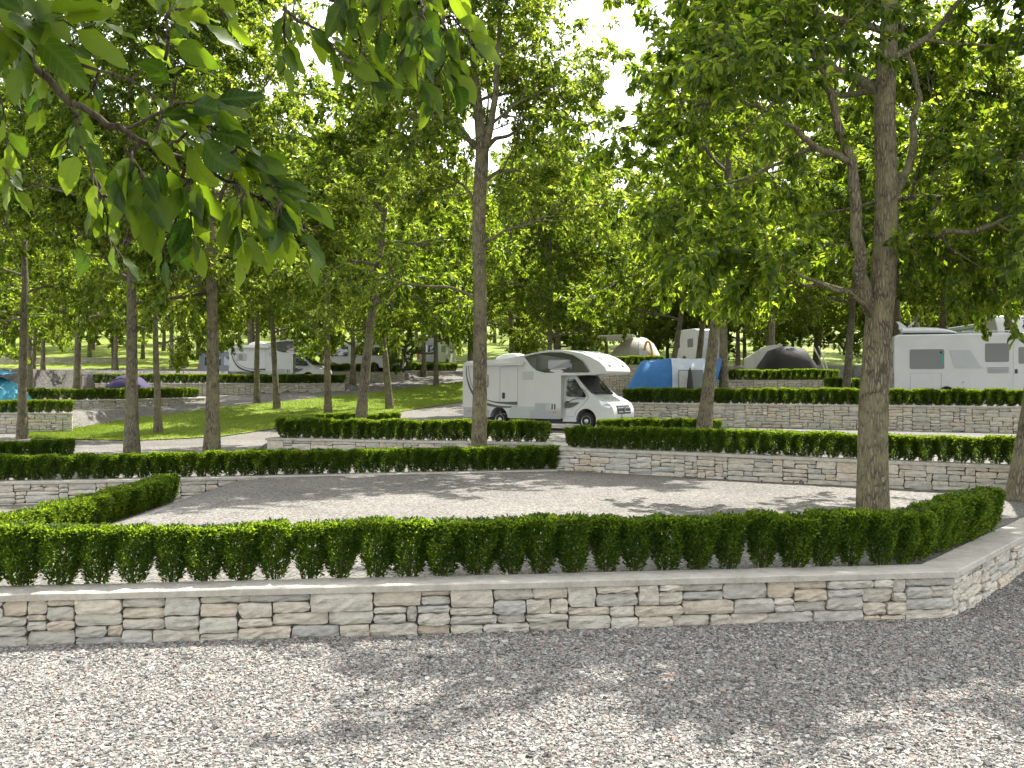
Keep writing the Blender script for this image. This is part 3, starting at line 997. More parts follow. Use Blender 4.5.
def rough_trunk(tr, P, R, sides=18, amp=0.035):
    """trunk with finer rings and an uneven girth"""
    Pf = spline(P, 5)
    Rf = np.interp(np.linspace(0, 1, len(Pf)), np.linspace(0, 1, len(R)), R)
    v, q = tube_np(Pf, Rf, sides)
    v = v.reshape(len(Pf), sides, 3)
    a = np.arange(sides) * 2 * np.pi / sides
    ph = tr.r.random(4) * 6.28
    zz = np.linspace(0, 1, len(Pf))[:, None]
    k = 1 + amp * (np.sin(2 * a[None] + ph[0] + zz * 9) + 0.8 * np.sin(3 * a[None] + ph[1] - zz * 14) + 0.5 * np.sin(5 * a[None] + ph[2] + zz * 31)) + tr.r.normal(0, 0.012, (len(Pf), sides))
    c = Pf[:, None, :]
    v = c + (v - c) * k[..., None]
    tr.tv.append(v.reshape(-1, 3)); tr.tq.append(q + tr.tb); tr.tb += len(Pf) * sides

def make_kind(seed, Ht=14.0, r0=0.21, low=0.30, spread=3.7, nl=13, per_twig=58, leaf=0.15, bark=None, lmat=None, sec=9, twigs=7, wig=0.05):
    tr = Tree(seed); r = tr.r
    P = trunk_path(r, Ht * 0.9, 12, wig)
    R = flare(12, r0, 0.12)
    rough_trunk(tr, P, R)
    for i in range(nl):
        t = low + (0.97 - low) * (i + r.uniform(0, 0.7)) / nl
        f = t * 11; k = min(10, int(f)); f -= k
        p = P[k] * (1 - f) + P[k + 1] * f
        az = i * 2.399 + r.uniform(-0.5, 0.5)
        rel = (t - low) / (0.97 - low)
        ln = spread * (0.86 + 0.75 * rel - 1.05 * rel * rel) * r.uniform(0.8, 1.2)
        pitch = math.radians(8 + 55 * rel + r.uniform(-10, 14))
        d = np.array([math.cos(az) * math.cos(pitch), math.sin(az) * math.cos(pitch), math.sin(pitch)])
        L = grow(p, d, ln, 8, r, 0.13, 0.05 if rel > .3 else 0.0)
        rr = r0 * (1 - 0.86 * t)
        tr.limb(L, max(0.028, rr * 0.55), 0.014, 8, sec, spread * 0.48, 0.22, twigs)
    tr.limb(grow(P[-1], (0, 0, 1), Ht * 0.1, 5, r, 0.1, 0), 0.03, 0.01, 6, 5, 1.2, 0.1, twigs)
    return tr.trunk_mesh('trunk', bark or M_BARK), tr.crown_mesh('crown', per_twig, leaf, lmat or M_LEAF)

KINDS = [
    make_kind(11, 15.5, 0.20, 0.33, 4.3, 15, lmat=M_LEAF),
    make_kind(12, 15.0, 0.21, 0.31, 4.1, 15, lmat=M_LEAF_PALE, bark=M_BARK2),
    make_kind(13, 16.0, 0.20, 0.32, 4.3, 15, lmat=M_LEAF),
    make_kind(14, 14.0, 0.18, 0.33, 3.8, 14, lmat=M_LEAF_PALE),
    make_kind(15, 12.5, 0.17, 0.34, 3.7, 13, lmat=M_LEAF),
    make_kind(16, 13.5, 0.18, 0.20, 4.1, 16, lmat=M_LEAF),
    make_kind(17, 13.0, 0.17, 0.18, 4.0, 16, lmat=M_LEAF_PALE, bark=M_BARK2),
]
def place_tree(label, x, y, kind, s=1.0, rz=0.0, lean=(0, 0), group=None, z=None, girth=1.0, name='leafy_tree'):
    tm, cm = KINDS[kind]
    root = thing(name, label, 'tree', (x, y, (h1(x, y) if z is None else z) - 0.05), 0, group)
    root.rotation_euler = (lean[1], lean[0], 0)
    for nm, me in (('trunk', tm), ('crown', cm)):
        o = new_obj(nm, me, root)
        o.rotation_euler = (0, 0, rz)
        o.scale = (s * (girth if nm == 'trunk' else 1), s * (girth if nm == 'trunk' else 1), s)
    return root

# label, px of the base, distance, kind, scale, turn, lean (x, y)
TREES = [
    ('tall tree with slim dark trunk between grass wedge and long left hedge', 132, 31.0, 0, 1.05, 0.4, (-0.01, 0)),
    ('tall tree with stout forked trunk behind the long left hedge', 212, 31.2, 1, 1.12, 1.9, (0.0, 0)),
    ('tree with slim straight trunk at left edge beside the lane wall', 22, 40.5, 2, 0.98, 2.2, (0.015, 0)),
    ('tree with slim trunk standing on the lawn beside the dark slim trunk', 158, 42.5, 3, 0.92, 0.9, (0, 0)),
    ('tree leaning right out of short hedge at the lawn corner', 360, 37.0, 4, 1.22, 5.0, (0.09, 0)),
    ('tree leaning left with its foot on the upper lawn', 390, 56.0, 2, 1.0, 3.0, (-0.09, 0)),
    ('pale straight slim trunk on the lawn left of the leaning tree', 328, 50.5, 1, 0.95, 4.4, (0.0, 0)),
    ('tree leaning left on the lawn before the white motorhome', 277, 56.0, 0, 0.95, 5.6, (-0.06, 0)),
    ('slim tree on the lane edge below the white motorhome', 257, 60.0, 3, 1.0, 2.6, (0.0, 0)),
    ('tree growing beside the lane wall, pale trunk behind the teal tent hedge', 77, 52.5, 1, 0.98, 0.2, (0.01, 0)),
    ('tree close behind the slim trunk at the left edge', 30, 58.0, 4, 1.15, 1.2, (0, 0)),
    ('leaning tree with thick trunk in front of the blue tent', 703, 32.0, 2, 1.06, 2.6, (0.105, 0)),
    ('tree with pale trunk standing right of the blue tent', 724, 47.5, 1, 1.08, 3.7, (0, 0)),
    ('tree leaning right in front of the beige tent edge', 667, 57.0, 4, 1.2, 2.9, (0.16, 0)),
    ('tree leaning right in front of the white caravan', 696, 59.0, 3, 1.1, 4.9, (0.11, 0)),
    ('left of two close trunks rising behind the motorhome', 549, 54.0, 0, 0.90, 0.0, (0, 0)),
    ('right of two close trunks rising behind the motorhome', 557, 56.0, 3, 1.0, 2.0, (0.01, 0)),
    ('tree leaning right beside the dark tent and short hedge piece', 845, 50.0, 2, 1.0, 3.3, (0.08, 0)),
    ('tree with dark trunk behind the dark tent', 772, 66.0, 0, 1.0, 1.1, (0, 0)),
    ('tree behind big trunk, left of the roof pod', 897, 52.0, 0, 1.12, 0.5, (0.0, 0)),
    ('tree rising behind the roof pod itself', 916, 67.0, 2, 0.95, 4.0, (0, 0)),
    ('dark thick trunk rising behind the roof-pod motorhome roof', 944, 48.5, 2, 1.15, 5.2, (0, 0)),
    ('tree rising between the roof-pod motorhome and the coach roof', 1009, 47.0, 1, 1.0, 2.4, (0.0, 0)),
    ('slim tree beside the lane in front of the pale vans', 353, 69.5, 6, 1.1, 1.5, (0.0, 0)),
    ('slim tree at the lawn top left of the small white van', 436, 71.0, 5, 1.05, 3.6, (0, 0)),
    ('slim tree with a short trunk below the small white van', 424, 81.0, 4, 1.15, 0.8, (0, 0)),
    ('tree behind the purple tent and the slim dark trunk', 116, 83.0, 1, 0.95, 4.2, (0, 0)),
    ('tree on the gravel bank at far left', 43, 88.0, 4, 1.2, 2.7, (0, 0)),
    ('tree behind the white motorhome roof at left', 250, 76.0, 2, 1.0, 0.3, (0, 0)),
    ('tree between the white motorhome and pale vans', 322, 82.0, 0, 1.0, 2.1, (0, 0)),
    ('tree with hidden foot behind the motorhome roof vent', 512, 66.0, 1, 1.0, 3.1, (0, 0)),
    ('tree on the upper lawn right of the tree leaning left', 470, 76.0, 1, 1.0, 5.5, (0, 0)),
    ('tree behind the hedge of the pale vans', 392, 88.0, 2, 1.0, 0.9, (0, 0)),
    ('tree on the gravel bank behind the purple tent', 172, 80.0, 0, 1.0, 2.9, (0, 0)),
    ('tree on the terrace between dark tent and roof-pod motorhome', 872, 72.0, 1, 1.0, 4.4, (0, 0)),
    ('tree standing behind the beige tent awning', 590, 78.0, 2, 0.95, 4.6, (0.02, 0)),
    ('tree right behind the white caravan', 738, 78.0, 2, 0.95, 1.6, (0, 0)),
]
for (lab, px, Y, k, s, rz, lean) in TREES:
    place_tree(lab, X(px, Y), Y, k, s, rz, lean, girth=1.0)

# the wood up the hill: many alike
r = random.Random(77)
n = 0
for row, (Y0, step) in enumerate(((92, 6.5), (103, 7.5), (116, 8.0), (131, 9.0), (150, 10.0), (172, 11.5))):
    x = -0.62 * Y0 + r.uniform(0, step)
    while x < 0.62 * Y0:
        y = Y0 + r.uniform(-3.5, 3.5)
        place_tree('leafy tree of the far wood on the grassy hillside', x, y, r.choice((0, 1, 2, 4, 5, 5, 5, 6, 6, 6)), r.uniform(0.95, 1.3), r.random() * 6.28, (r.gauss(0, 0.03), 0), group='trees of the far hillside wood')
        x += step * r.uniform(0.75, 1.3)

for px, Y in ((745, 82), (768, 74), (792, 86), (818, 78), (850, 88), (880, 80), (905, 86), (930, 76), (960, 84), (985, 74), (1015, 82), (642, 84), (668, 88), (700, 86), (585, 88), (530, 89), (560, 84)):
    place_tree('leafy tree of the far wood on the grassy hillside', X(px, Y), Y, r.choice((5, 6)), r.uniform(0.85, 1.05), r.random() * 6.28, (r.gauss(0, 0.03), 0), group='trees of the far hillside wood')

# big tree on the gravel terrace, its limbs drawn from the photograph with depth of their own
def hero(label, bx, Y, bz, sc_, trunk, limbs, seed, extra, per_twig, leaf, lmat, bark, r0, rt, sec=7, twigs=6, sec_len=1.9, twig_len=0.9):
    tr = Tree(seed); rr = tr.r
    S = Y / FPX
    def loc(px, py, dep): return ((px - bx) * S, dep, CAMZ - (py - 384) * S - bz)
    P = np.array([loc(*p) for p in trunk])
    t = np.linspace(0, 1, len(P))
    R = np.array(rt)
    rough_trunk(tr, P, R, 22, 0.03)
    for (pts, a, b, kw) in limbs:
        L = spline([loc(*p) for p in pts], 3)
        L[1:-1] += rr.normal(0, 0.02, L[1:-1].shape)
        k = dict(sec=sec, sec_len=sec_len, twigs=twigs, twig_len=twig_len); k.update(kw)
        tr.limb(L, a, b, 12, **k)
    for (f, az, pitch, ln, r1) in extra:
        g = f * (len(P) - 1); i = min(len(P) - 2, int(g)); g -= i
        p = P[i] * (1 - g) + P[i + 1] * g
        az, pitch = math.radians(az), math.radians(pitch)
        d = np.array([math.cos(az) * math.cos(pitch), math.sin(az) * math.cos(pitch), math.sin(pitch)])
        tr.limb(grow(p, d, ln, 9, rr, 0.13, 0.02), r1, 0.014, 8, sec, sec_len, 0.2, twigs, twig_len)
    root = thing('leafy_tree', label, 'tree', (X(bx, Y), Y, bz))
    new_obj('trunk', tr.trunk_mesh('trunk', bark), root)
    new_obj('crown', tr.crown_mesh('crown', per_twig, leaf, lmat), root)
    return root

hero('largest tree, thick forked trunk growing on the gravel behind the foreground hedge', 873, 17.1, 0.5, 1,
     [(873, 522, 0), (873, 470, 0), (874, 400, 0), (878, 330, 0), (884, 270, 0), (887, 196, 0), (886, 104, .05), (891, 30, .1), (893, -60, .1), (898, -170, 0), (900, -260, 0)],
     [([(871, 312, 0), (858, 275, -.15), (852, 240, -.3), (845, 187, -.45), (832, 142, -.5), (820, 104, -.6), (808, 78, -.7), (795, 69, -.9), (762, 46, -1.3)], 0.125, 0.03, {'s0': 0.72}),
      ([(809, 80, -.7), (811, 50, -.6), (806, 0, -.4), (812, -60, 0)], 0.055, 0.02, {'s0': 0.7, 'sec': 6}),
      ([(838, 168, -.5), (799, 157, -.8), (774, 146, -1.2), (745, 136, -1.5), (715, 133, -1.9)], 0.06, 0.015, {'s0': 0.55, 'sec': 6}),
      ([(800, 157, -.8), (770, 171, -.3), (735, 178, .2), (695, 180, .9)], 0.04, 0.012, {'s0': 0.3}),
      ([(886, 100, 0), (872, 78, .3), (845, 60, .5), (828, 54, .7), (787, 62, .9), (741, 87, .6), (705, 100, .4), (668, 106, .2)], 0.10, 0.016, {'s0': 0.6, 'sec': 7}),
      ([(890, 203, 0), (905, 178, .2), (919, 154, .3), (926, 112, .5), (935, 75, .7), (926, 20, 1.0), (930, -60, 1.3)], 0.095, 0.02, {'s0': 0.7, 'sec': 6}),
      ([(884, 262, 0), (905, 240, -.3), (924, 237, -.5), (962, 237, -.8), (987, 221, -1.1), (1010, 190, -1.4), (1030, 165, -1.6)], 0.06, 0.014, {'s0': 0.4, 'sec_len': 1.2}),
      ([(925, 237, -.5), (960, 250, .2), (1000, 252, .9), (1030, 245, 1.5)], 0.03, 0.012, {'s0': 0.2, 'sec_len': 1.0, 'sec': 5}),
      ([(874, 300, 0), (858, 282, 1.0), (825, 272, 2.0), (790, 268, 2.6), (750, 262, 3.0)], 0.05, 0.012, {'s0': 0.5, 'sec': 5, 'sec_len': 1.1}),
      ([(872, 318, 0), (840, 300, -.8), (800, 290, -1.2), (745, 270, -1.5), (700, 262, -1.8)], 0.045, 0.012, {'s0': 0.6, 'sec': 5, 'sec_len': 0.9, 'twig_len': 0.7}),
      ],
     21, [(0.62, 100, 25, 4.2, .07), (0.66, 20, 25, 4.2, .07), (0.70, 145, 30, 4.4, .07), (0.74, 60, 30, 4.0, .06), (0.80, 345, 35, 3.8, .06),
          (0.84, 120, 40, 4.2, .05), (0.88, 165, 35, 3.6, .05), (0.9, 40, 40, 3.6, .05), (0.93, 300, 45, 3.0, .05), (0.95, 200, 50, 2.6, .04), (0.98, 90, 50, 3.0, .04), (1.0, 0, 70, 2.6, .04)],
     48, 0.16, M_LEAF, M_BARK2, 0.25, [.30, .265, .245, .225, .205, .185, .175, .15, .12, .09, .04], sec=8, twigs=7, sec_len=2.0)

hero('tall tree with bare grey trunk forking high, right of the middle hedge wall', 479, 27.0, 0.5, 1,
     [(479, 472, 0), (479, 440, 0), (480, 370, 0), (480, 300, 0), (479, 240, 0), (480, 190, 0), (482, 150, 0), (478, 110, .1), (474, 60, .2), (472, 0, .2), (470, -50, .2)],
     [([(482, 156, 0), (488, 138, -.2), (496, 100, -.3), (497, 60, -.4), (502, 10, -.5), (505, -40, -.4)], 0.12, 0.025, {'s0': 0.4}),
      ([(484, 150, 0), (495, 136, .3), (510, 130, .6), (530, 105, .9), (548, 70, 1.2)], 0.075, 0.015, {'s0': 0.4}),
      ([(479, 150, 0), (462, 132, -.3), (446, 121, -.6), (425, 119, -.9), (400, 122, -1.3)], 0.065, 0.014, {'s0': 0.35}),
      ([(480, 250, 0), (492, 240, -.3), (504, 235, -.6), (533, 229, -1.2), (560, 215, -1.8)], 0.06, 0.014, {'s0': 0.45}),
      ([(478, 300, 0), (462, 292, -.2), (446, 288, -.3), (408, 285, -.6), (375, 273, -.9), (352, 268, -1.2)], 0.05, 0.012, {'s0': 0.5, 'sec': 5}),
      ([(480, 215, 0), (470, 190, .5), (455, 175, .9), (425, 165, 1.6)], 0.06, 0.014, {'s0': 0.3}),
      ([(481, 185, 0), (500, 165, .8), (530, 160, 1.6), (575, 150, 2.2)], 0.06, 0.014, {'s0': 0.3}),
      ],
     22, [(0.6, 200, 25, 3.6, .05), (0.62, 80, 25, 3.4, .05), (0.64, 320, 25, 3.0, .05), (0.7, 140, 30, 3.4, .05), (0.72, 20, 30, 2.6, .05), (0.78, 250, 35, 3.0, .05), (0.8, 170, 35, 3.2, .04),
          (0.86, 70, 45, 2.2, .04), (0.9, 300, 45, 2.0, .04), (0.94, 190, 50, 2.4, .03), (1.0, 110, 70, 1.8, .03)],
     46, 0.15, M_LEAF_PALE, M_BARK2, 0.2, [.25, .215, .195, .185, .18, .18, .175, .12, .09, .06, .03], sec=8, twigs=7, sec_len=2.0)

place_tree('big tree whose thick trunk leans out at the right edge of the terrace', X(1022, 19.3), 19.3, 2, 1.08, 3.4, (0.13, 0), girth=1.25)
# unseen trees, added just outside the frame to cast shade on the lanes
for (x, y, k, s, rz) in ((14.5, 17.5, 2, 1.0, 0.6), (19.5, 26.5, 3, 1.05, 4.1), (-20.5, 30.0, 0, 1.0, 5.0), (-22.0, 21.0, 4, 1.1, 0.3), (26.0, 38.0, 2, 1.0, 1.7)):
    place_tree('leafy tree added unseen outside the view to cast shade', x, y, k, s, rz, group='added shade trees beside the view')

# ------------------------------------------------------------------ the near tree whose branches hang into the view
def near_leaf_mesh(P, D, Nn, Ln, Wd, r, nseg=7):
    n = len(P)
    D = unit(D); S = unit(np.cross(D, Nn)); U = np.cross(S, D)
    t = np.linspace(0, 1, nseg + 1)
    wprof = np.power(np.sin(np.pi * np.power(t, 0.78)), 0.75); wprof[0] = 0.03; wprof[-1] = 0.0
    curl = r.uniform(0.02, 0.20, n)[:, None]; fold = r.uniform(0.03, 0.16, n)[:, None]; wave = r.uniform(0, 6.28, n)[:, None]
    bend = r.normal(0, 0.08, n)[:, None]
    V = np.zeros((n, nseg + 1, 3, 3)); UV = np.zeros((n, nseg + 1, 3, 2))
    for k in range(nseg + 1):
        c = P + D * (Ln[:, None] * t[k]) - U * (Ln[:, None] * curl * t[k] ** 2) + S * (Ln[:, None] * bend * math.sin(3.1 * t[k]))
        w = (Wd[:, None] * 0.5) * wprof[k]
        for j, sg in enumerate((-1, 0, 1)):
            V[:, k, j] = c + S * w * sg + U * (abs(sg) * w * (fold * 1.6 + 0.18 * np.sin(wave + k * 1.7 + sg)))
            UV[:, k, j] = (sg * (w / (Ln[:, None] + 1e-6)), np.full((n, 1), t[k])) if False else np.stack([np.full(n, sg * 0.5 * wprof[k] * 0.9), np.full(n, t[k])], 1)
    V = V.reshape(-1, 3); UV = UV.reshape(-1, 2)
    st = (nseg + 1) * 3
    f = []
    for k in range(nseg):
        for j in range(2):
            f.append((k * 3 + j, k * 3 + j + 1, k * 3 + j + 4, k * 3 + j + 3))
    Q = (np.arange(n)[:, None, None] * st + np.array(f)[None]).reshape(-1, 4)
    return V, Q, UV

def near_tree():
    tr = Tree(31); r = tr.r
    bx, by = -3.3, 0.9
    root = thing('leafy_tree', 'near tree whose big-leaved branches hang into the upper left', 'tree', (bx, by, 0))
    P = trunk_path(r, 9.5, 12, 0.03); rough_trunk(tr, P, flare(12, 0.2, 0.15))
    for i in range(10):
        t = 0.5 + 0.048 * i
        f = t * 11; k = min(10, int(f)); f -= k
        p = P[k] * (1 - f) + P[k + 1] * f
        az = math.radians(100 + i * 83)
        d = np.array([math.cos(az), math.sin(az) * 0.9, 0.35 + 0.05 * i])
        tr.limb(grow(p, d, 3.2, 8, r, 0.12, 0.05), 0.05, 0.012, 8, 6, 1.5, 0.25, 5, 0.8)
    for (t, az, pit, ln) in ((0.50, 48, 22, 4.6), (0.55, 62, 25, 4.6), (0.58, 35, 22, 5.0), (0.62, 52, 25, 5.4), (0.66, 70, 28, 4.6), (0.70, 40, 25, 5.4), (0.74, 58, 30, 5.0), (0.66, 32, 28, 4.6),
                              (0.53, 36, 9, 4.4), (0.58, 44, 11, 4.6), (0.62, 35, 15, 4.8)):  # unseen limbs added above the frame to shade the hanging leaves
        f = t * 11; k = min(10, int(f)); f -= k
        p = P[k] * (1 - f) + P[k + 1] * f
        az, pit = math.radians(az), math.radians(pit)
        tr.limb(grow(p, (math.cos(az) * math.cos(pit), math.sin(az) * math.cos(pit), math.sin(pit)), ln, 9, r, 0.08, 0.02), 0.05, 0.012, 8, 8, 1.2, 0.3, 6, 0.7)
    crown = tr.crown_mesh('crown', 58, 0.14, M_LEAF)
    tr.twigs = []
    def w(px, py, Y): return np.array([X(px, Y) - bx, Y - by, Zat(py, Y)])
    limbs = [
        [P[4] + 0, w(-260, -60, 1.5), w(-90, -20, 1.75), w(5, 20, 1.9), w(60, 92, 1.95), w(120, 130, 2.0), w(165, 150, 2.05), (w(215, 172, 2.1)), w(262, 200, 2.15), w(312, 232, 2.2)],
        [P[6] + 0, w(-120, -420, 1.9), w(120, -260, 2.2), w(300, -110, 2.3), w(400, -30, 2.35), w(440, 20, 2.4), w(462, 60, 2.4)],
        [P[5] + 0, w(-200, -200, 2.6), w(-40, 0, 2.9), w(70, 60, 3.0), w(130, 80, 3.1), w(190, 120, 3.2)],
    ]
    rad = [(0.011, 0.0022), (0.012, 0.0022), (0.012, 0.0022)]
    for L, (a, b) in zip(limbs, rad):
        S_ = spline(L, 5)
        S_[6:-1] += r.normal(0, 0.004, S_[6:-1].shape)
        rr = np.linspace(0, 1, len(S_)); tr.tube(S_, a * (1 - rr) ** 1.3 + b, 8)
    # twigs and leaf clusters: (from px, py, Y) -> (to), leaves, leaf length
    tw = [
        ((75, 105, 1.96), (100, 195, 2.0), 5, .09), ((100, 195, 2.0), (72, 240, 2.1), 5, .07), ((97, 180, 2.0), (118, 255, 2.05), 5, .07),
        ((120, 130, 2.0), (215, 100, 2.0), 8, .13), ((140, 140, 2.02), (160, 215, 2.0), 8, .13), ((20, 40, 1.9), (70, 25, 1.85), 4, .16),
        ((5, 20, 1.9), (20, 60, 1.8), 4, .16), ((150, 146, 2.03), (175, 60, 2.0), 6, .13), ((165, 150, 2.05), (235, 145, 2.1), 8, .12),
        ((200, 166, 2.1), (190, 240, 2.1), 9, .11), ((215, 172, 2.1), (265, 170, 2.15), 7, .11), ((235, 185, 2.1), (240, 245, 2.1), 9, .11), ((262, 200, 2.15), (300, 205, 2.2), 6, .10),
        ((262, 200, 2.15), (275, 240, 2.1), 7, .11), ((285, 215, 2.2), (318, 250, 2.2), 6, .10), ((150, 150, 2.0), (130, 200, 1.98), 5, .10), ((185, 165, 2.05), (165, 255, 2.1), 7, .09),
        ((312, -100, 2.3), (293, 15, 2.25), 0, .08), ((293, 15, 2.25), (284, 75, 2.25), 7, .085), ((293, 15, 2.25), (345, 62, 2.25), 8, .09), ((345, 62, 2.25), (372, 85, 2.25), 5, .085),
        ((300, -110, 2.3), (330, 0, 2.3), 5, .10), ((330, 0, 2.3), (365, 60, 2.3), 8, .10), ((380, -45, 2.35), (375, 45, 2.3), 9, .10), ((400, -30, 2.35), (400, 60, 2.35), 10, .10), ((420, 0, 2.38), (418, 85, 2.35), 10, .10),
        ((440, 20, 2.4), (430, 95, 2.35), 9, .10), ((440, 20, 2.4), (470, 40, 2.4), 6, .10), ((455, 45, 2.4), (455, 80, 2.4), 6, .09), ((400, -30, 2.35), (462, -10, 2.4), 6, .11), ((360, -70, 2.3), (350, 5, 2.3), 7, .11),
        ((100, 70, 3.05), (60, 150, 3.1), 9, .10), ((-30, 10, 2.9), (10, 165, 3.0), 9, .10), ((10, 165, 3.0), (28, 205, 3.0), 6, .09), ((60, 60, 3.0), (40, 110, 3.0), 7, .1), ((130, 80, 3.1), (170, 130, 3.2), 8, .1),
        ((-90, -20, 1.75), (40, -10, 1.85), 6, .15), ((60, 60, 3.0), (110, 20, 3.0), 7, .12), ((165, 60, 2.0), (205, 20, 2.0), 5, .12), ((0, 60, 3.0), (30, 15, 3.0), 6, .13), ((130, 80, 3.1), (165, 10, 3.1), 6, .12),
        ((200, -60, 2.4), (225, 20, 2.4), 5, .11), ((160, -80, 2.3), (170, 15, 2.3), 5, .12),
    ]
    Pl, Dl, Nl, Ll = [], [], [], []
    for (a, b, n, ln) in tw:
        A, B = w(*a), w(*b)
        M = (A + B) / 2 + np.array([r.normal(0, .02), r.normal(0, .05), 0.03])
        S_ = spline([A, M, B], 5)
        S_[1:-1] += r.normal(0, 0.004, S_[1:-1].shape)
        tr.tube(S_, np.linspace(0.0042, 0.0018, len(S_)), 5)
        td = unit(B - A)
        n = int(n * 1.6)
        for k in range(n):
            s = (0.12 + 0.88 * (k + 0.5) / n) * (len(S_) - 1)
            i = min(len(S_) - 2, int(s)); f = s - i
            p = S_[i] * (1 - f) + S_[i + 1] * f
            sd = rand_perp(td, r)
            d = td * 0.6 + sd * 0.6 + np.array([0.12, 0, -0.62])
            Pl.append(p); Dl.append(d); Nl.append(np.array([r.normal(0, .7), -0.6 + r.normal(0, .5), 0.5])); Ll.append(ln * r.uniform(0.45, 0.95))
    Pl, Dl, Nl, Ll = np.array(Pl), np.array(Dl), np.array(Nl), np.array(Ll)
    # short stalks
    Du = unit(Dl)
    for p, d in zip(Pl, Du):
        tr.tube(np.array([p, p + d * 0.012 + np.array([0, 0, .002]), p + d * 0.025]), np.array([0.0014, 0.0012, 0.001]), 4)
    V, Q, UV = near_leaf_mesh(Pl + Du * 0.024, Du, Nl, Ll, Ll * r.uniform(0.40, 0.52, len(Ll)), r)
    new_obj('trunk', tr.trunk_mesh('trunk', M_BARK_DARK), root)
    new_obj('crown', crown, root)
    o = new_obj('foliage', np_mesh('foliage', V, Q, mats=[M_LEAF_NEAR], smooth=True, uv=UV), root)
    return root
near_tree()
# ------------------------------------------------------------------ vehicles
def arc(cx, cz, r, a0, a1, n):
    return [(cx + r * math.cos(math.radians(a0 + (a1 - a0) * k / n)), cz + r * math.sin(math.radians(a0 + (a1 - a0) * k / n))) for k in range(n + 1)]

def plate(name, pts, yf, mat_, parent, side=-1, off=0.012, th=0.02, bevel=0.0):
    """flat panel with outline in x,z lying on a body side whose half width is yf(x,z)"""
    mb = MB()
    a = [mb.bm.verts.new((x, side * (yf(x, z) + off), z)) for x, z in pts]
    b = [mb.bm.verts.new((x, side * (yf(x, z) + off - th), z)) for x, z in pts]
    n = len(pts)
    mb.bm.faces.new(a); mb.bm.faces.new(b[::-1])
    for i in range(n):
        mb.bm.faces.new((a[i], b[i], b[(i + 1) % n], a[(i + 1) % n]))
    return mb.build(name, mat_, parent, bevel=bevel)

def rrect(x0, x1, z0, z1, r=0.05, n=3):
    return arc(x1 - r, z0 + r, r, -90, 0, n) + arc(x1 - r, z1 - r, r, 0, 90, n) + arc(x0 + r, z1 - r, r, 90, 180, n) + arc(x0 + r, z0 + r, r, 180, 270, n)

def outline_strip(name, pts, yf, mat_, parent, side=-1, w=0.012, off=0.010):
    """thin closed line: a door or hatch joint"""
    cx = sum(p[0] for p in pts) / len(pts); cz = sum(p[1] for p in pts) / len(pts)
    mb = MB()
    def sh(p):
        d = Vector((p[0] - cx, p[1] - cz)); L = d.length
        d = d * ((L - w * 1.2) / L)
        return (cx + d.x, cz + d.y)
    n = len(pts)
    A = [mb.bm.verts.new((x, side * (yf(x, z) + off), z)) for x, z in pts]
    B = [mb.bm.verts.new((x, side * (yf(x, z) + off), z)) for x, z in map(sh, pts)]
    A2 = [mb.bm.verts.new((v.co.x, v.co.y - side * 0.015, v.co.z)) for v in A]
    B2 = [mb.bm.verts.new((v.co.x, v.co.y - side * 0.015, v.co.z)) for v in B]
    for i in range(n):
        j = (i + 1) % n
        for f in ((A[i], A[j], B[j], B[i]), (A[i], A2[i], A2[j], A[j]), (B[i], B[j], B2[j], B2[i])):
            mb.bm.faces.new(f)
    return mb.build(name, mat_, parent)

def stripe(name, path, widths, yf, mat_, parent, side=-1, off=0.012):
    P = spline([(p[0], p[1], 0) for p in path], 6)[:, :2]
    W = np.interp(np.linspace(0, 1, len(P)), np.linspace(0, 1, len(widths)), widths)
    T = np.gradient(P, axis=0); T /= np.linalg.norm(T, axis=1)[:, None]
    Nn = np.stack([-T[:, 1], T[:, 0]], 1)
    A = P + Nn * W[:, None] / 2; B = P - Nn * W[:, None] / 2
    pts = [tuple(p) for p in A] + [tuple(p) for p in B[::-1]]
    mb = MB()
    a = [mb.bm.verts.new((x, side * (yf(x, z) + off), z)) for x, z in A]
    b = [mb.bm.verts.new((x, side * (yf(x, z) + off), z)) for x, z in B]
    a2 = [mb.bm.verts.new((v.co.x, v.co.y - side * .014, v.co.z)) for v in a]
    b2 = [mb.bm.verts.new((v.co.x, v.co.y - side * .014, v.co.z)) for v in b]
    for i in range(len(a) - 1):
        mb.bm.faces.new((a[i], a[i + 1], b[i + 1], b[i])); mb.bm.faces.new((a[i], a2[i], a2[i + 1], a[i + 1])); mb.bm.faces.new((b[i], b[i + 1], b2[i + 1], b2[i]))
    return mb.build(name, mat_, parent)

def wheel(parent, x, y, r, side):
    t = MB()
    w = 0.22
    y0 = side * y
    ys = [(y0 - side * w, r * .86), (y0 - side * (w - .03), r), (y0 - side * .05, r), (y0 - side * .01, r * .93), (y0, r * .80), (y0 - side * .02, r * .66)]
    t.cyl_y(x, r, r, 0, 0, 32, ys)
    root = t.build('wheel', M_TYRE, parent, smooth=True)
    m = MB()
    m.cyl_y(x, r, r, 0, 0, 32, [(y0 - side * .10, r * .60), (y0 - side * .015, r * .655), (y0 + side * .002, r * .64), (y0 - side * .02, r * .55), (y0 - side * .05, r * .40), (y0 - side * .01, r * .22), (y0 + side * .0, r * .12)])
    rim = m.build('rim', M_RIM, root, smooth=True)
    h = MB()
    for k in range(10):
        a = 2 * math.pi * k / 10
        cx, cz = x + math.cos(a) * r * .47, r + math.sin(a) * r * .47
        h.cyl_y(cx, cz, r * .055, y0 - side * .055, y0 - side * .026, 10)
    h.build('rim_hole', M_DARKP, root)
    return root

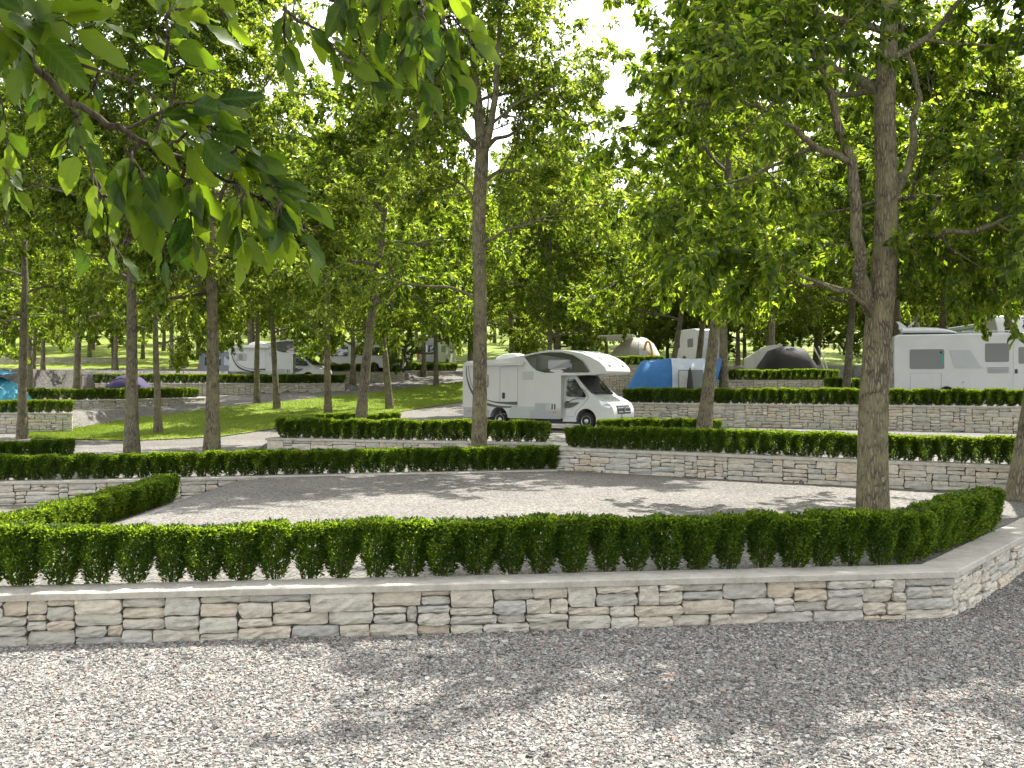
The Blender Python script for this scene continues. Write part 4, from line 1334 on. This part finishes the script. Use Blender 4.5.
def alcove_motorhome(label, loc, rz, group=None):
    root = thing('motorhome', label, 'motorhome', loc, rz, group)
    HW = 1.15
    def hwb(x, z):
        k = max(0, (x - 4.7) / 1.92)
        return HW * (1 - 0.13 * k ** 2.2)
    prof = [(0.04, .42), (1.36, .42)] + arc(1.80, .40, .43, 178, 2, 12) + [(2.24, .42), (4.72, .42), (4.72, 2.06), (5.3, 2.06), (6.2, 2.08), (6.56, 2.14), (6.64, 2.21), (6.58, 2.35), (6.36, 2.56), (6.02, 2.75), (5.58, 2.90),
            (5.05, 2.99), (4.6, 3.04), (4.15, 3.03), (3.6, 2.96), (3.0, 2.86), (2.4, 2.77), (1.6, 2.71), (.20, 2.66), (.07, 2.60), (0, 2.45), (0, .55)]
    mb = MB()
    def f(x, y, z):
        return (x, math.copysign(hwb(x, z), y), z)
    mb.prism(prof, -HW, HW, f)
    body = mb.build('body', M_WHITE, root, bevel=0.05, seg=3, angle=50)
    # dark underside between the axles
    u = MB(); u.box(.25, 6.4, -.85, .85, .22, .425); u.build('underbody', M_DARKP, root)
    # cab with bonnet
    def hwc(x, z):
        k = max(0, (z - 1.2) / .85)
        n = max(0, (x - 6.05) / .9)
        return 0.99 - 0.13 * k - 0.16 * n ** 2
    cprof = [(4.70, .30), (5.30, .30)] + arc(5.74, .37, .44, 188, -8, 12) + [(6.3, .28), (6.70, .26), (6.84, .34), (6.88, .58), (6.84, .82), (6.74, .98), (6.56, 1.09), (6.3, 1.20), (6.06, 1.29), (5.72, 1.56), (5.42, 1.84), (5.22, 2.07), (4.70, 2.07)]
    mb = MB()
    mb.prism(cprof, -1, 1, lambda x, y, z: (x, math.copysign(hwc(x, z), y), z))
    mb.build('cab', M_WHITE, root, bevel=0.045, seg=3, angle=40)
    # windscreen
    mb = MB()
    pts = [(5.99, 1.315), (5.72, 1.575), (5.42, 1.855), (5.27, 2.03)]
    nrm = Vector((0.72, 0, 0.69))
    rows = []
    for (x, z) in pts:
        w = hwc(x, z) - 0.07
        rows.append([mb.bm.verts.new((x + nrm.x * (.014 + .03 * (1 - (t / 4) ** 2)) , w * t / 4, z + nrm.z * (.014 + .03 * (1 - (t / 4) ** 2)))) for t in range(-4, 5)])
    for a, b in zip(rows, rows[1:]):
        for k in range(8):
            mb.bm.faces.new((a[k], a[k + 1], b[k + 1], b[k]))
    ret = bmesh.ops.solidify(mb.bm, geom=mb.bm.faces[:], thickness=0.01)
    ws = mb.build('windscreen', M_GLASS, root, smooth=True)
    for s in (-1, 1):
        w = MB(); w.tube([(6.03, s * .25 + .3, 1.36), (5.95, s * .25 - .05, 1.43), (5.93, s * .25 - .38, 1.44)], .012, 6); w.build('wiper', M_DARKP, ws)
        # door
        out = [(4.80, .50), (5.24, .50), (5.30, .72), (5.55, .90), (5.86, 1.22), (5.80, 1.34), (5.45, 1.74), (5.22, 1.99), (4.80, 1.99)]
        d = outline_strip('door', out, hwc, M_SEAM, root, side=s, w=.010, off=.006)
        plate('window', [(4.86, 1.30), (5.0, 1.25), (5.72, 1.23), (5.74, 1.30), (5.45, 1.64), (5.2, 1.93), (4.92, 1.95), (4.86, 1.90)], hwc, M_GLASS, d, side=s)
        plate('handle', rrect(4.84, 4.98, 1.02, 1.09, .02), hwc, M_DARKP, d, side=s, off=.02, th=.03)
        m = MB(); m.prism(rrect(5.52, 5.66, 1.26, 1.56, .04), s * 1.06, s * 1.25); m.tube([(5.55, s * .93, 1.28), (5.57, s * 1.1, 1.34)], .025, 6)
        m.build('mirror', M_DARKP, root, bevel=.02)
        # lamp
        h = MB()
        q = [(6.28, 1.13), (6.38, .93), (6.70, .83), (6.76, .92), (6.64, 1.03)]
        a = [h.bm.verts.new((x + .012, s * (hwc(x, z) + .006), z)) for x, z in q]
        b = [h.bm.verts.new((x + .012, s * (hwc(x, z) - .10 - (.12 if x > 6.6 else 0)), z + .03)) for x, z in q]
        h.bm.faces.new(a); h.bm.faces.new(b[::-1])
        for i in range(5): h.bm.faces.new((a[i], b[i], b[(i + 1) % 5], a[(i + 1) % 5]))
        h.build('headlight', M_LAMP, root)
        wheel(root, 1.80, 1.10, .335, s); wheel(root, 5.74, .99, .335, s)
        for xx, mm in ((.07, M_RED),):
            t = MB(); t.box(-.02, .03, s * .98 - .09, s * .98 + .09, .85, 1.22); t.build('tail_light', M_RED, root)
    # front: grille, bumper opening, plate, emblem
    g = MB(); g.prism([(6.855, .66), (6.902, .62), (6.875, .80), (6.79, .93), (6.77, .90)], -.52, .52); gr = g.build('grille', M_DARKP, root)
    for z in (.68, .76, .84):
        b = MB(); b.prism([(6.89 - (z - .66) * .3, z), (6.91 - (z - .66) * .3, z), (6.905 - (z - .66) * .3, z + .022), (6.88 - (z - .66) * .3, z + .022)], -.50, .50); b.build('bar', M_GREYP, gr)
    e = MB()
    e.tube([(6.865, 0, .79), (6.92, 0, .80)], [.085, .085], 20); e.build('emblem', M_CHROME, gr)
    b = MB(); b.prism([(6.82, .30), (6.905, .34), (6.905, .46), (6.85, .46)], -.62, .62); b.build('lower_grille', M_DARKP, root)
    p = MB(); p.box(6.89, 6.92, -.26, .26, .49, .60); p.build('licence_plate', M_WHITE2, root)
    # side furniture (right side faces the lane)
    S = -1
    plate('skirt', [(2.30, .40), (4.70, .40), (4.70, .80), (4.1, .86), (2.45, .86), (2.34, .74)], hwb, M_WHITE2, root, S, .014)
    plate('skirt', [(.06, .40), (1.28, .40), (1.34, .66), (1.2, .80), (.05, .80)], hwb, M_GREYP, root, S, .014)
    plate('skirt', [(3.3, .41), (4.69, .41), (4.69, .72), (3.3, .72)], hwb, M_GREYP, root, S, .022)
    aw = plate('alcove_window', [(3.02, 2.80), (3.6, 2.90), (4.2, 2.96), (4.75, 2.94), (5.25, 2.83), (5.65, 2.60), (5.95, 2.22), (5.92, 2.17), (4.0, 2.17), (3.6, 2.26), (3.35, 2.44), (3.2, 2.62)], hwb, M_GREENGLASS, root, S, .014)
    plate('frame', rrect(4.15, 5.25, 2.30, 2.66, .08), hwb, M_GLASS, aw, S, .022)
    plate('alcove_window', [(3.02, 2.80), (3.6, 2.90), (4.2, 2.96), (4.75, 2.94), (5.25, 2.83), (5.65, 2.60), (5.95, 2.22), (5.92, 2.17), (4.0, 2.17), (3.6, 2.26), (3.35, 2.44), (3.2, 2.62)], hwb, M_GREENGLASS, root, 1, .014)
    w = plate('window', rrect(.55, 1.30, 1.60, 2.12, .06), hwb, M_GLASS, root, S, .014)
    plate('blind', rrect(.72, 1.02, 1.66, 2.05, .03), hwb, M_GREYGLASS, w, S, .02)
    d = outline_strip('door', rrect(1.86, 2.72, .55, 2.42, .08), hwb, M_SEAM, root, S, .012)
    plate('handle', rrect(1.98, 2.10, 1.16, 1.40, .04), hwb, M_DARKP, d, S, .025, .04)
    plate('lamp', rrect(2.0, 2.5, 2.46, 2.52, .02), hwb, M_GREYP, root, S, .04, .05)
    plate('hatch', rrect(2.95, 3.45, 1.90, 2.22, .04), hwb, M_WHITE2, root, S, .012)
    plate('hatch', rrect(3.52, 4.2, .60, 1.02, .05), hwb, M_WHITE2, root, S, .016)
    plate('hatch', rrect(3.56, 4.02, .62, .98, .05), hwb, M_GREYP, root, S, .024)
    for xx in (4.30, 4.42):
        plate('vent', rrect(xx, xx + .05, .76, .98, .015), hwb, M_DARKP, root, S, .016)
    for xx in (.25, 4.35):
        plate('marker_light', rrect(xx, xx + .16, .64, .70, .02), hwb, M_ORANGE, root, S, .03, .03)
    stripe('decal', [(.18, 2.48), (.22, 2.0), (.42, 1.5), (.78, 1.12), (1.25, .93), (1.9, .84), (2.70, .84)], [.02, .05, .09, .13, .11, .07, .06], hwb, M_DECAL, root, S)
    stripe('decal', [(.30, 2.46), (.36, 2.0), (.58, 1.5), (1.0, 1.2), (1.5, 1.04), (2.1, .99), (2.70, .98)], [.015, .02, .02, .03, .04, .09, .14], hwb, M_DECAL, root, S)
    stripe('decal', [(4.78, .93), (5.0, .93), (5.2, .97), (5.44, 1.04)], [.20, .20, .14, .02], hwc, M_DECAL, root, S, .01)
    stripe('decal', [(4.9, 1.0), (5.1, 1.13), (5.35, 1.18), (5.7, 1.17)], [.01, .025, .025, .01], hwc, M_DECAL, root, S, .01)
    a = MB(); a.prism(rrect(.35, 3.05, 2.46, 2.60, .05), -1.28, -1.13); a.build('awning_box', M_WHITE, root, bevel=.015)
    # roof
    v = MB()
    v.prism([(1.1, 2.69), (2.3, 2.76), (2.2, 2.90), (1.9, 2.98), (1.45, 2.95), (1.15, 2.84)], -.45, .45, lambda x, y, z: (x, y * (1 - .4 * max(0, (z - 2.7) / .3)), z)); v.build('roof_vent', M_PALE, root, bevel=.05)
    rl = MB()
    for s in (-1, 1):
        rl.tube([(4.2, s * .62, 3.02), (5.4, s * .62, 2.97), (6.15, s * .60, 2.71), (6.42, s * .58, 2.53)], .022, 6)
    rl.build('roof_rail', M_GREYP, root)
    for yy in (-.55, .55):
        c = MB(); c.box(6.46, 6.56, yy - .05, yy + .05, 2.38, 2.46); c.build('marker_light', M_GREYP, root, bevel=.01)
    return root

MHY = 37.0
mh = alcove_motorhome('white alcove motorhome with dark swoosh decals parked beyond the middle hedges', (X(479, MHY + 2.2), MHY + 2.2, h1(X(520, MHY + .5), MHY) + 0.02), math.radians(-33))
mh.scale = (.925, .95, .95)
alcove_motorhome('distant white alcove motorhome facing right behind hedge and stone wall', (X(236, 71), 71.0, 2.78), math.radians(-9))

def coach(label, loc, rz, L=7.4, Ht=2.76, front_up=True, cat='motorhome', pod=False):
    """cream coachbuilt body seen side on"""
    root = thing('motorhome', label, cat, loc, rz)
    HW = 1.15
    hw = lambda x, z: HW
    prof = [(0.03, .40), (1.6, .40)] + arc(2.05, .38, .30, 176, 4, 10) + [(2.5, .40), (L - 1.9, .40)] + arc(L - 1.45, .38, .30, 176, 4, 10) + \
        [(L - 1.0, .36), (L - .1, .34), (L, .5), (L - .02, .95), (L - .18, 1.25), (L - .75, 2.15), (L - .95, 2.75), (L - 1.3, Ht + .28), (L - 2.0, Ht + .30), (L - 2.9, Ht + .12), (L - 3.3, Ht + .02), (.16, Ht), (.05, Ht - .07), (0, Ht - .25), (0.0, .6)]
    mb = MB(); mb.prism(prof, -HW, HW); mb.build('body', M_WHITE, root, bevel=.05)
    u = MB(); u.box(.25, L - .3, -.9, .9, .2, .41); u.build('underbody', M_DARKP, root)
    for s in (-1, 1):
        wheel(root, 2.05, 1.12, .31, s); wheel(root, L - 1.45, 1.12, .31, s)
        t = MB(); t.box(-.02, .04, s * .95 - .08, s * .95 + .08, .8, 1.25); t.build('tail_light', M_RED, root)
        plate('window', [(L - 2.0, 1.45), (L - .60, 1.45), (L - .95, 2.05), (L - 1.05, 2.15), (L - 2.0, 2.15)], hw, M_GLASS, root, s, .014)
    w = MB(); w.prism([(L - .20, 1.30), (L - .735, 2.12), (L - .705, 2.14), (L - .165, 1.32)], -1.02, 1.02); w.build('windscreen', M_GLASS, root)
    rw = MB(); rw.prism(rrect(-.02, .02, 1.5, 2.15, .01), -.7, .7); rw.build('rear_window', M_GREYGLASS, root)
    S = -1
    return root, hw

root, hw = coach('large white motorhome with a roof pod, seen side on behind hedges at right', (X(891, 43), 43.0, 1.96), math.radians(-15), L=8.2, Ht=2.86)
S = -1
wd = plate('window', rrect(.62, 1.96, 1.42, 2.24, .06), hw, M_GREYGLASS, root, S, .016)
for (cx, cz, rr) in ((1.80, 2.0, .06), (1.88, 1.9, .055), (1.83, 2.10, .05), (1.90, 1.74, .06), (1.86, 1.64, .04)):
    plate('decal', [(cx + rr * math.cos(a), cz + rr * math.sin(a) * 1.3) for a in (0.3, 1.4, 2.5, 3.6, 5.0)], hw, M_TEALD if cz != 2.10 else M_DARKP, wd, S, .022)  # small teal and dark spots on the window
plate('window', rrect(3.52, 4.42, 1.70, 2.46, .06), hw, M_GREYGLASS, root, S, .016)
vt = plate('vent', rrect(3.60, 4.43, 1.24, 1.50, .03), hw, M_WHITE2, root, S, .014)
for k in range(4):
    plate('slat', [(3.63, 1.265 + k * .058), (4.40, 1.265 + k * .058), (4.40, 1.30 + k * .058), (3.63, 1.30 + k * .058)], hw, M_SEAM, vt, S, .024)
d = outline_strip('door', rrect(4.58, 5.36, .55, 2.56, .07), hw, M_WHITE2, root, S, .016)
plate('window', rrect(4.78, 5.14, 1.62, 2.30, .05), hw, M_GREYGLASS, d, S, .016)
plate('handle', rrect(4.64, 4.74, 1.22, 1.40, .03), hw, M_DARKP, d, S, .03, .03)
outline_strip('hatch', rrect(.64, 1.86, .5, 1.26, .05), hw, M_GREYP, root, S, .014)
plate('hatch', [(2.15, 2.2), (2.95, 2.2), (3.40, 1.46), (2.36, 1.46)], hw, M_WHITE2, root, S, .013)  # reflected shading painted as a slanted, greyer plate
plate('vent', rrect(2.55, 2.8, .44, .54, .02), hw, M_DARKP, root, S, .016)
plate('vent', rrect(3.62, 4.42, .44, .56, .02), hw, M_DARKP, root, S, .016)
plate('socket', rrect(2.63, 2.72, .82, .90, .03), hw, M_GREYP, root, S, .02)
m = MB(); m.prism(rrect(5.95, 6.10, 1.35, 1.85, .05), -1.42, -1.24); m.tube([(6.0, -1.1, 1.7), (6.03, -1.3, 1.7)], .03, 6); m.build('mirror', M_WHITE, root, bevel=.03)
rr_ = MB()
for yy in (-.85, .85):
    rr_.tube([(2.7, yy, 2.98), (4.9, yy, 2.98)], .02, 6)
    for xx in (2.75, 3.5, 4.2, 4.85): rr_.tube([(xx, yy, 2.84), (xx, yy, 2.98)], .018, 6)
rr_.build('roof_rail', M_WHITE2, root)
sky_l = MB(); sky_l.box(2.9, 3.4, -.35, .35, 2.85, 2.93); sky_l.box(4.2, 4.5, -.3, .3, 2.85, 2.95); sky_l.build('skylight', M_GREYP, root, bevel=.02)
# the roof pod: a streamlined dome with a tail fin on a dark base
o = thing('roof_pod', 'white streamlined roof pod with a small fin on the right-hand motorhome', 'roof pod')
o.location = root.location + Vector((math.cos(math.radians(-15)) * .32 - math.sin(math.radians(15)) * .0, math.sin(math.radians(-15)) * .32, 2.865)); o.rotation_euler = (0, 0, math.radians(-15))
mb = MB()
st = [(0.0, .06, .30, .30), (.12, .30, .34, .07), (.5, .40, .36, .05), (1.0, .42, .36, .05), (1.5, .40, .33, .05), (1.9, .33, .26, .05), (2.2, .22, .17, .05), (2.34, .06, .08, .05)]
rings = []
for (x, hw_, top, bot) in st:
    ring = []
    for k in range(12):
        a = 2 * math.pi * k / 12
        c, s = math.cos(a), math.sin(a)
        zc = (top + bot) / 2
        ring.append(mb.bm.verts.new((x, hw_ * math.copysign(abs(c) ** .8, c), zc + (top - bot) / 2 * math.copysign(abs(s) ** .8, s))))
    rings.append(ring)
for a, b in zip(rings, rings[1:]):
    for k in range(12): mb.bm.faces.new((a[k], a[(k + 1) % 12], b[(k + 1) % 12], b[k]))
mb.bm.faces.new(rings[0][::-1]); mb.bm.faces.new(rings[-1])
mb.build('shell', M_WHITE, o, smooth=True)
mb = MB(); mb.prism([(-.02, .28), (.0, .45), (-.12, .62), (.02, .60), (.16, .50), (.34, .35), (.3, .28)], -.025, .025); mb.build('fin', M_WHITE, o, bevel=.01)
mb = MB(); mb.box(.12, 2.3, -.34, .34, 0, .055); mb.build('base', M_DARKP, o)
a = thing('roof_aerial', 'small white aerial on the roof beside the roof pod fin', 'aerial')
a.location = o.location + Vector((.66, 1.0 * .35, -.01))
mb = MB(); mb.tube([(0, 0, 0), (0, 0, .5)], .02, 6); mb.tube([(-.12, 0, .42), (0, 0, .5), (.16, 0, .66)], [.03, .04, .015], 6); mb.build('mast', M_WHITE2, a)

root, hw = coach('white coach-like motorhome whose roof slopes up behind the roof-pod motorhome', (X(948, 61), 61.0, 2.97), math.radians(-93), L=10.5, Ht=3.05)
for (a_, b_) in ((.6, 1.6), (2.2, 3.2), (5.0, 6.4)):
    plate('window', rrect(a_, b_, 1.9, 2.5, .06), hw, M_GLASS, root, -1, .014)
stripe('decal', [(.2, 2.82), (2.5, 2.82), (5.0, 2.82), (7.0, 2.82)], [.05] * 4, hw, M_TEALD, root, -1)

def caravan(label, loc, rz, L=4.4, Ht=2.55, name='caravan', cat='caravan'):
    root = thing(name, label, cat, loc, rz)
    HW = 1.08
    hw = lambda x, z: HW
    prof = [(.08, .42), (1.75, .40)] + arc(2.2, .38, .40, 178, 2, 10) + [(2.65, .40), (L - .10, .42), (L, .9), (L - .06, 1.9), (L - .3, Ht - .12), (L - .55, Ht), (.5, Ht), (.18, Ht - .1), (.03, Ht - .5), (0, .9)]
    mb = MB(); mb.prism(prof, -HW, HW); mb.build('body', M_WHITE, root, bevel=.06)
    for s in (-1, 1):
        wheel(root, 2.2, 1.05, .31, s)
        plate('window', rrect(.7, 1.6, 1.35, 1.95, .08), hw, M_GREYGLASS, root, s, .014)
        plate('window', rrect(2.9, 3.7, 1.35, 1.95, .08), hw, M_GLASS, root, s, .014)
        t = MB(); t.box(-.025, .03, s * .9 - .1, s * .9 + .1, .75, 1.2); t.build('tail_light', M_RED, root, bevel=.01)
    w = MB(); w.prism([(-.012, 1.35), (.03, 1.35), (.03, 1.95), (.005, 1.95)], -.62, .62); w.build('rear_window', M_GLASS, root)
    b = MB(); b.box(-.05, .1, -1.0, 1.0, .42, .56); b.build('bumper', M_GREYP, root, bevel=.02)
    h = MB(); h.tube([(L, 0, .5), (L + .9, 0, .48)], .05, 8); h.tube([(L, .5, .5), (L + .8, 0, .48)], .04, 6); h.tube([(L, -.5, .5), (L + .8, 0, .48)], .04, 6); h.tube([(L + .6, 0, .0), (L + .6, 0, .6)], .035, 8); h.build('tow_bar', M_DARKP, root)
    l = MB()
    for s in (-.45, .45): l.tube([(-.03, s - 0, 0.6), (-.08, s, .7), (-.08, s, 1.2)], .015, 5)
    l.build('grab_rail', M_GREYP, root)
    return root
cv = caravan('white caravan with a red tail lamp behind the blue tent and leaning trunks', (X(712, 68.5), 68.5, 3.96), math.radians(105), L=3.6, Ht=2.62)
m = MB(); m.box(1.2, 1.55, -1.085, -1.06, 1.1, 2.0)
m.build('door_panel', M_GREYP, cv)
caravan('small white caravan seen from behind at the top of the far lane', (X(427, 90) + .0, 90.5, h1(X(437, 92), 92) + .02), math.radians(72), Ht=2.7)

def panel_van(label, loc, rz, m_body, high=2.35, L=5.6, windows=True):
    root = thing('van', label, 'van', loc, rz)
    hwf = lambda x, z: 0.99 - .10 * max(0, (z - 1.2) / 1.1)
    prof = [(.05, .36), (.85, .34)] + arc(1.28, .36, .40, 178, 2, 10) + [(1.7, .34), (L - 1.4, .34)] + arc(L - .98, .36, .40, 178, 2, 10) + [(L - .56, .34), (L - .05, .34), (L, .6), (L - .03, .92), (L - .3, 1.06), (L - .85, 1.22), (L - 1.65, 2.05), (L - 2.0, high - .05), (L - 2.5, high), (.25, high), (.08, high - .15), (0, .9)]
    mb = MB(); mb.prism(prof, -1, 1, lambda x, y, z: (x, math.copysign(hwf(x, z) - .12 * max(0, (x - L + .8) / .8) ** 2, y), z)); mb.build('body', m_body, root, bevel=.05)
    w = MB(); w.prism([(L - .86, 1.25), (L - 1.62, 2.03), (L - 1.59, 2.06), (L - .83, 1.28)], -.84, .84); w.build('windscreen', M_GLASS, root)
    for s in (-1, 1):
        wheel(root, 1.28, .98, .33, s); wheel(root, L - .98, .98, .33, s)
        plate('window', [(L - 2.1, 1.25), (L - 1.05, 1.25), (L - 1.65, 1.95), (L - 2.1, 1.98)], hwf, M_GLASS, root, s, .014)
        if windows:
            for a_ in (.5, 1.9):
                plate('window', rrect(a_, a_ + 1.15, 1.3, 1.9, .06), hwf, M_GLASS, root, s, .014)
        t = MB(); t.box(-.02, .06, s * .93 - .05, s * .93 + .05, .85, 1.35); t.build('tail_light', M_RED, root)
        h = MB(); h.box(L - .12, L + .012, s * .70 - .16, s * .70 + .16, .78, .93); h.build('headlight', M_LAMP, root, bevel=.02)
    b = MB(); b.box(-.05, .06, -.95, .95, .36, .55); b.build('bumper', M_DARKP, root, bevel=.02)
    return root
panel_van('pale camper van with dark side windows behind the distant hedge', (X(393, 76.5), 76.5, 3.64), math.radians(176), M_WHITE, 2.35, 5.4)
panel_van('second pale van, plain sided, parked right of the camper van', (X(408, 80.5), 80.5, 3.64), math.radians(170), M_WHITE2, 2.45, 5.2, windows=False)
panel_van('blue-grey van parked behind the distant white motorhome', (X(203, 72.0), 72.0, 2.78), math.radians(-4), M_SLATE, 2.3, 5.2)

# ------------------------------------------------------------------ tents
def loft(name, secs, mat_, parent, n=14, p=2.4, open_ends=False, x_shift=None):
    """arched cross-sections (x, half depth, height); shift moves the top along x"""
    mb = MB()
    rings = []
    for i, sct in enumerate(secs):
        x, hd, ht = sct[:3]
        sh = sct[3] if len(sct) > 3 else 0.0
        ring = []
        for k in range(n + 1):
            a = math.pi * k / n
            c, s = math.cos(a), math.sin(a)
            yy = hd * math.copysign(abs(c) ** (2 / p), c); zz = ht * abs(s) ** (2 / p)
            ring.append(mb.bm.verts.new((x + sh * (zz / max(ht, .01)), -yy, zz)))
        rings.append(ring)
    for a, b in zip(rings, rings[1:]):
        for k in range(n): mb.bm.faces.new((a[k], a[k + 1], b[k + 1], b[k]))
    if not open_ends:
        mb.bm.faces.new(rings[0]); mb.bm.faces.new(rings[-1][::-1])
    return mb.build(name, mat_, parent, smooth=True)

t = thing('tent', 'large blue tunnel tent with a white windowed middle beside the motorhome', 'tent', (X(672, 46.5), 46.5, 1.97), math.radians(-4))
loft('inner_tent', [(-2.36, 1.0, .05), (-1.92, 1.25, .90), (-1.46, 1.44, 1.80), (-1.38, 1.45, 1.85), (-.8, 1.48, 1.92), (-.10, 1.5, 1.98)], M_BLUE, t, p=2.9)
loft('living_area', [(-.08, 1.52, 1.99), (.4, 1.5, 1.965), (.9, 1.5, 1.96), (1.40, 1.52, 1.97)], M_TWHITE, t, p=3.2)
mb = MB(); mb.prism(rrect(.14, 1.26, .12, 1.42, .06), -1.535, -1.515); win = mb.build('window', M_GREYGLASS, t)
mb = MB(); mb.prism(rrect(.18, .58, .16, 1.38, .04), -1.55, -1.537); mb.build('curtain', M_PALE, win)
mb = MB(); mb.prism([(1.24, .05), (1.40, .05), (1.40, 1.25), (1.24, 1.25)], -1.545, -1.52); mb.build('side_panel', M_BLUE, t)
loft('end_panel', [(1.41, 1.52, 1.97), (1.50, 1.5, 1.93, .15), (1.60, 1.45, 1.98, .62)], M_BLUE, t, p=3.0)
mb = MB()
for x, hd, ht in ((-.09, 1.53, 2.0), (1.41, 1.53, 1.985)):
    P = [(x, -hd * math.copysign(abs(math.cos(a)) ** .64, math.cos(a)), ht * abs(math.sin(a)) ** .64) for a in np.linspace(0, math.pi, 18)]
    mb.tube(P, .025, 6)
mb.build('pole_sleeve', M_TWHITE, t, smooth=True)
P = thing('parasol', 'folded dark parasol standing in front of the blue tent window', 'parasol', (X(690, 44.6), 44.6, 1.96))
mb = MB(); mb.tube([(0, 0, 0), (0, 0, 1.6)], .02, 8); mb.build('pole', M_GREYP, P)
mb = MB(); mb.tube([(0, 0, .28), (0, 0, .45), (0, 0, .9), (0, 0, 1.35), (0, 0, 1.52)], [.06, .16, .13, .07, .02], 10); mb.build('canopy', M_CHAR, P, smooth=True)
mb = MB(); mb.cyl_y(0, 0, .2, 0, 0.06, 20); b_ = mb.build('base', M_GREYP, P); b_.rotation_euler = (math.radians(90), 0, 0)

t = thing('tent', 'beige dome tent with a raised awning flap and yellow-edged door', 'tent', (X(635, 68), 68.0, 3.96), math.radians(-12))
t.scale = (1.1, 1.1, 1.06)
loft('dome', [(-1.75, .3, .05), (-1.4, 1.0, .95), (-.8, 1.35, 1.55), (0, 1.5, 1.85), (.6, 1.45, 1.78), (1.1, 1.2, 1.40), (1.45, .9, .75), (1.6, .5, .06)], M_BEIGE, t)
loft('porch', [(.35, 1.53, 1.88), (.7, 1.5, 1.80), (1.15, 1.25, 1.45), (1.5, .95, .8), (1.66, .55, .08)], M_PALE, t, p=2.4)
mb = MB(); mb.prism([(-2.3, 1.90), (-.1, 1.95), (.05, 1.80), (-.3, 1.62), (-1.6, 1.55)], -1.7, -1.55); mb.prism([(-2.3, 1.90), (.0, 1.96), (.0, 1.99), (-2.3, 1.94)], -1.55, .6); mb.build('awning_flap', M_BEIGE, t)
P_ = [(.62 + .55 * (1 - math.cos(a)) * .5, -1.18 - .42 * math.sin(a) * .4 + .25 * (1 - math.sin(a)) * 0, 1.55 * math.sin(a)) for a in np.linspace(.05, math.pi - .05, 16)]
mb = MB(); mb.tube(P_, .07, 6); mb.build('door_edge', M_YELLOW, t, smooth=True)
mb = MB(); mb.tube([(-2.25, -1.65, 1.9), (-2.3, -1.7, 0)], .015, 5); mb.build('pole', M_GREYP, t)

t = thing('tent', 'dark charcoal awning tent with pale sloping poles behind the hedge at right', 'tent', (X(786, 60), 60.0, 2.97), math.radians(6))
loft('canvas', [(-2.0, 1.0, .06), (-1.5, 1.3, 1.4), (-1.0, 1.5, 1.98), (.0, 1.6, 2.05), (.9, 1.5, 1.95), (1.5, 1.3, 1.1), (2.05, 1.0, .06)], M_CHAR, t, p=3.0)
mb = MB()
for pth in ([(1.0, -1.62, 2.02), (1.55, -1.55, 1.1), (2.12, -1.3, .02)], [(1.45, -1.4, 2.0), (1.85, -1.35, 1.1), (2.3, -1.2, .02)]):
    mb.tube(pth, .04, 6)
mb.build('pole', M_PALE, t)
mb = MB(); mb.prism([(-3.2, 1.25), (-1.9, 2.0), (-.9, 2.12), (-.9, 2.0), (-1.8, 1.7), (-2.6, .6), (-3.2, .5)], -1.75, -1.62); mb.build('flap', M_PALE, t)

t = thing('tent', 'turquoise dome tent with dark pole and deeper teal fly at left edge', 'tent', (X(4, 47), 47.0, 1.47), math.radians(5))
loft('dome', [(-2.2, .4, .05), (-1.8, 1.1, .8), (-1.1, 1.45, 1.4), (-.2, 1.55, 1.62), (.6, 1.4, 1.25), (1.05, 1.0, .65), (1.35, .5, .05)], M_TEAL, t)
mb = MB(); mb.prism([(-2.4, 1.95), (-.4, 1.92), (.45, 1.78), (-.3, 1.66), (-2.3, 1.5)], -1.2, .6, lambda x, y, z: (x, y, z + .06 * y)); mb.build('fly', M_TEAL2, t)
mb = MB(); mb.tube([(-1.9, -1.42, 1.66), (-.9, -1.55, 1.6), (-.1, -1.58, 1.42), (.5, -1.45, 1.05)], .04, 6); mb.build('pole', M_DARKP, t, smooth=True)

t = thing('tent', 'purple dome tent with a dark crossing band behind the left hedges', 'tent', (X(130, 59.5), 59.5, 1.90), math.radians(4))
loft('dome', [(-1.55, .35, .05), (-1.2, 1.0, .72), (-.6, 1.25, 1.12), (0, 1.3, 1.25), (.6, 1.2, 1.05), (1.2, .9, .6), (1.65, .35, .05)], M_PURPLE, t).scale = (1, 1, 1.18)
mb = MB(); mb.tube([(-.75, -1.2, 1.05), (-.1, -1.25, 1.2), (.55, -1.22, 1.0), (.95, -1.1, .72)], .035, 6); mb.build('band', M_CHAR, t, smooth=True)
mb = MB()
for x in (-2.15, -.72):
    mb.tube([(x, -1.9, 0), (x, -1.9, 1.42)], .028, 6)
mb.tube([(-2.15, -1.9, 1.35), (-.72, -1.9, 1.42), (-.1, -1.2, 1.22)], .018, 5)
mb.build('awning_pole', M_PURPLE, t)

c = thing('folding_chair', 'black folding camp chair on the terrace left of the blue-grey van', 'chair', (X(190, 67), 67.0, 2.78), math.radians(-20))
mb = MB(); mb.box(-.28, .28, -.26, .26, .42, .46); mb.build('seat', M_CHAR, c, bevel=.01)
mb = MB(); mb.prism([(-.30, .46), (-.26, .46), (-.40, 1.0), (-.44, 1.0)], -.27, .27); mb.build('backrest', M_CHAR, c)
for s in (-1, 1):
    mb = MB(); mb.tube([(-.3, s * .29, 0), (.3, s * .29, .62)], .018, 6); mb.tube([(.3, s * .29, 0), (-.44, s * .29, 1.0)], .018, 6); mb.build('leg', M_DARKP, c)
    mb = MB(); mb.box(-.3, .34, s * .3 - .03, s * .3 + .03, .62, .65); mb.build('armrest', M_DARKP, c)
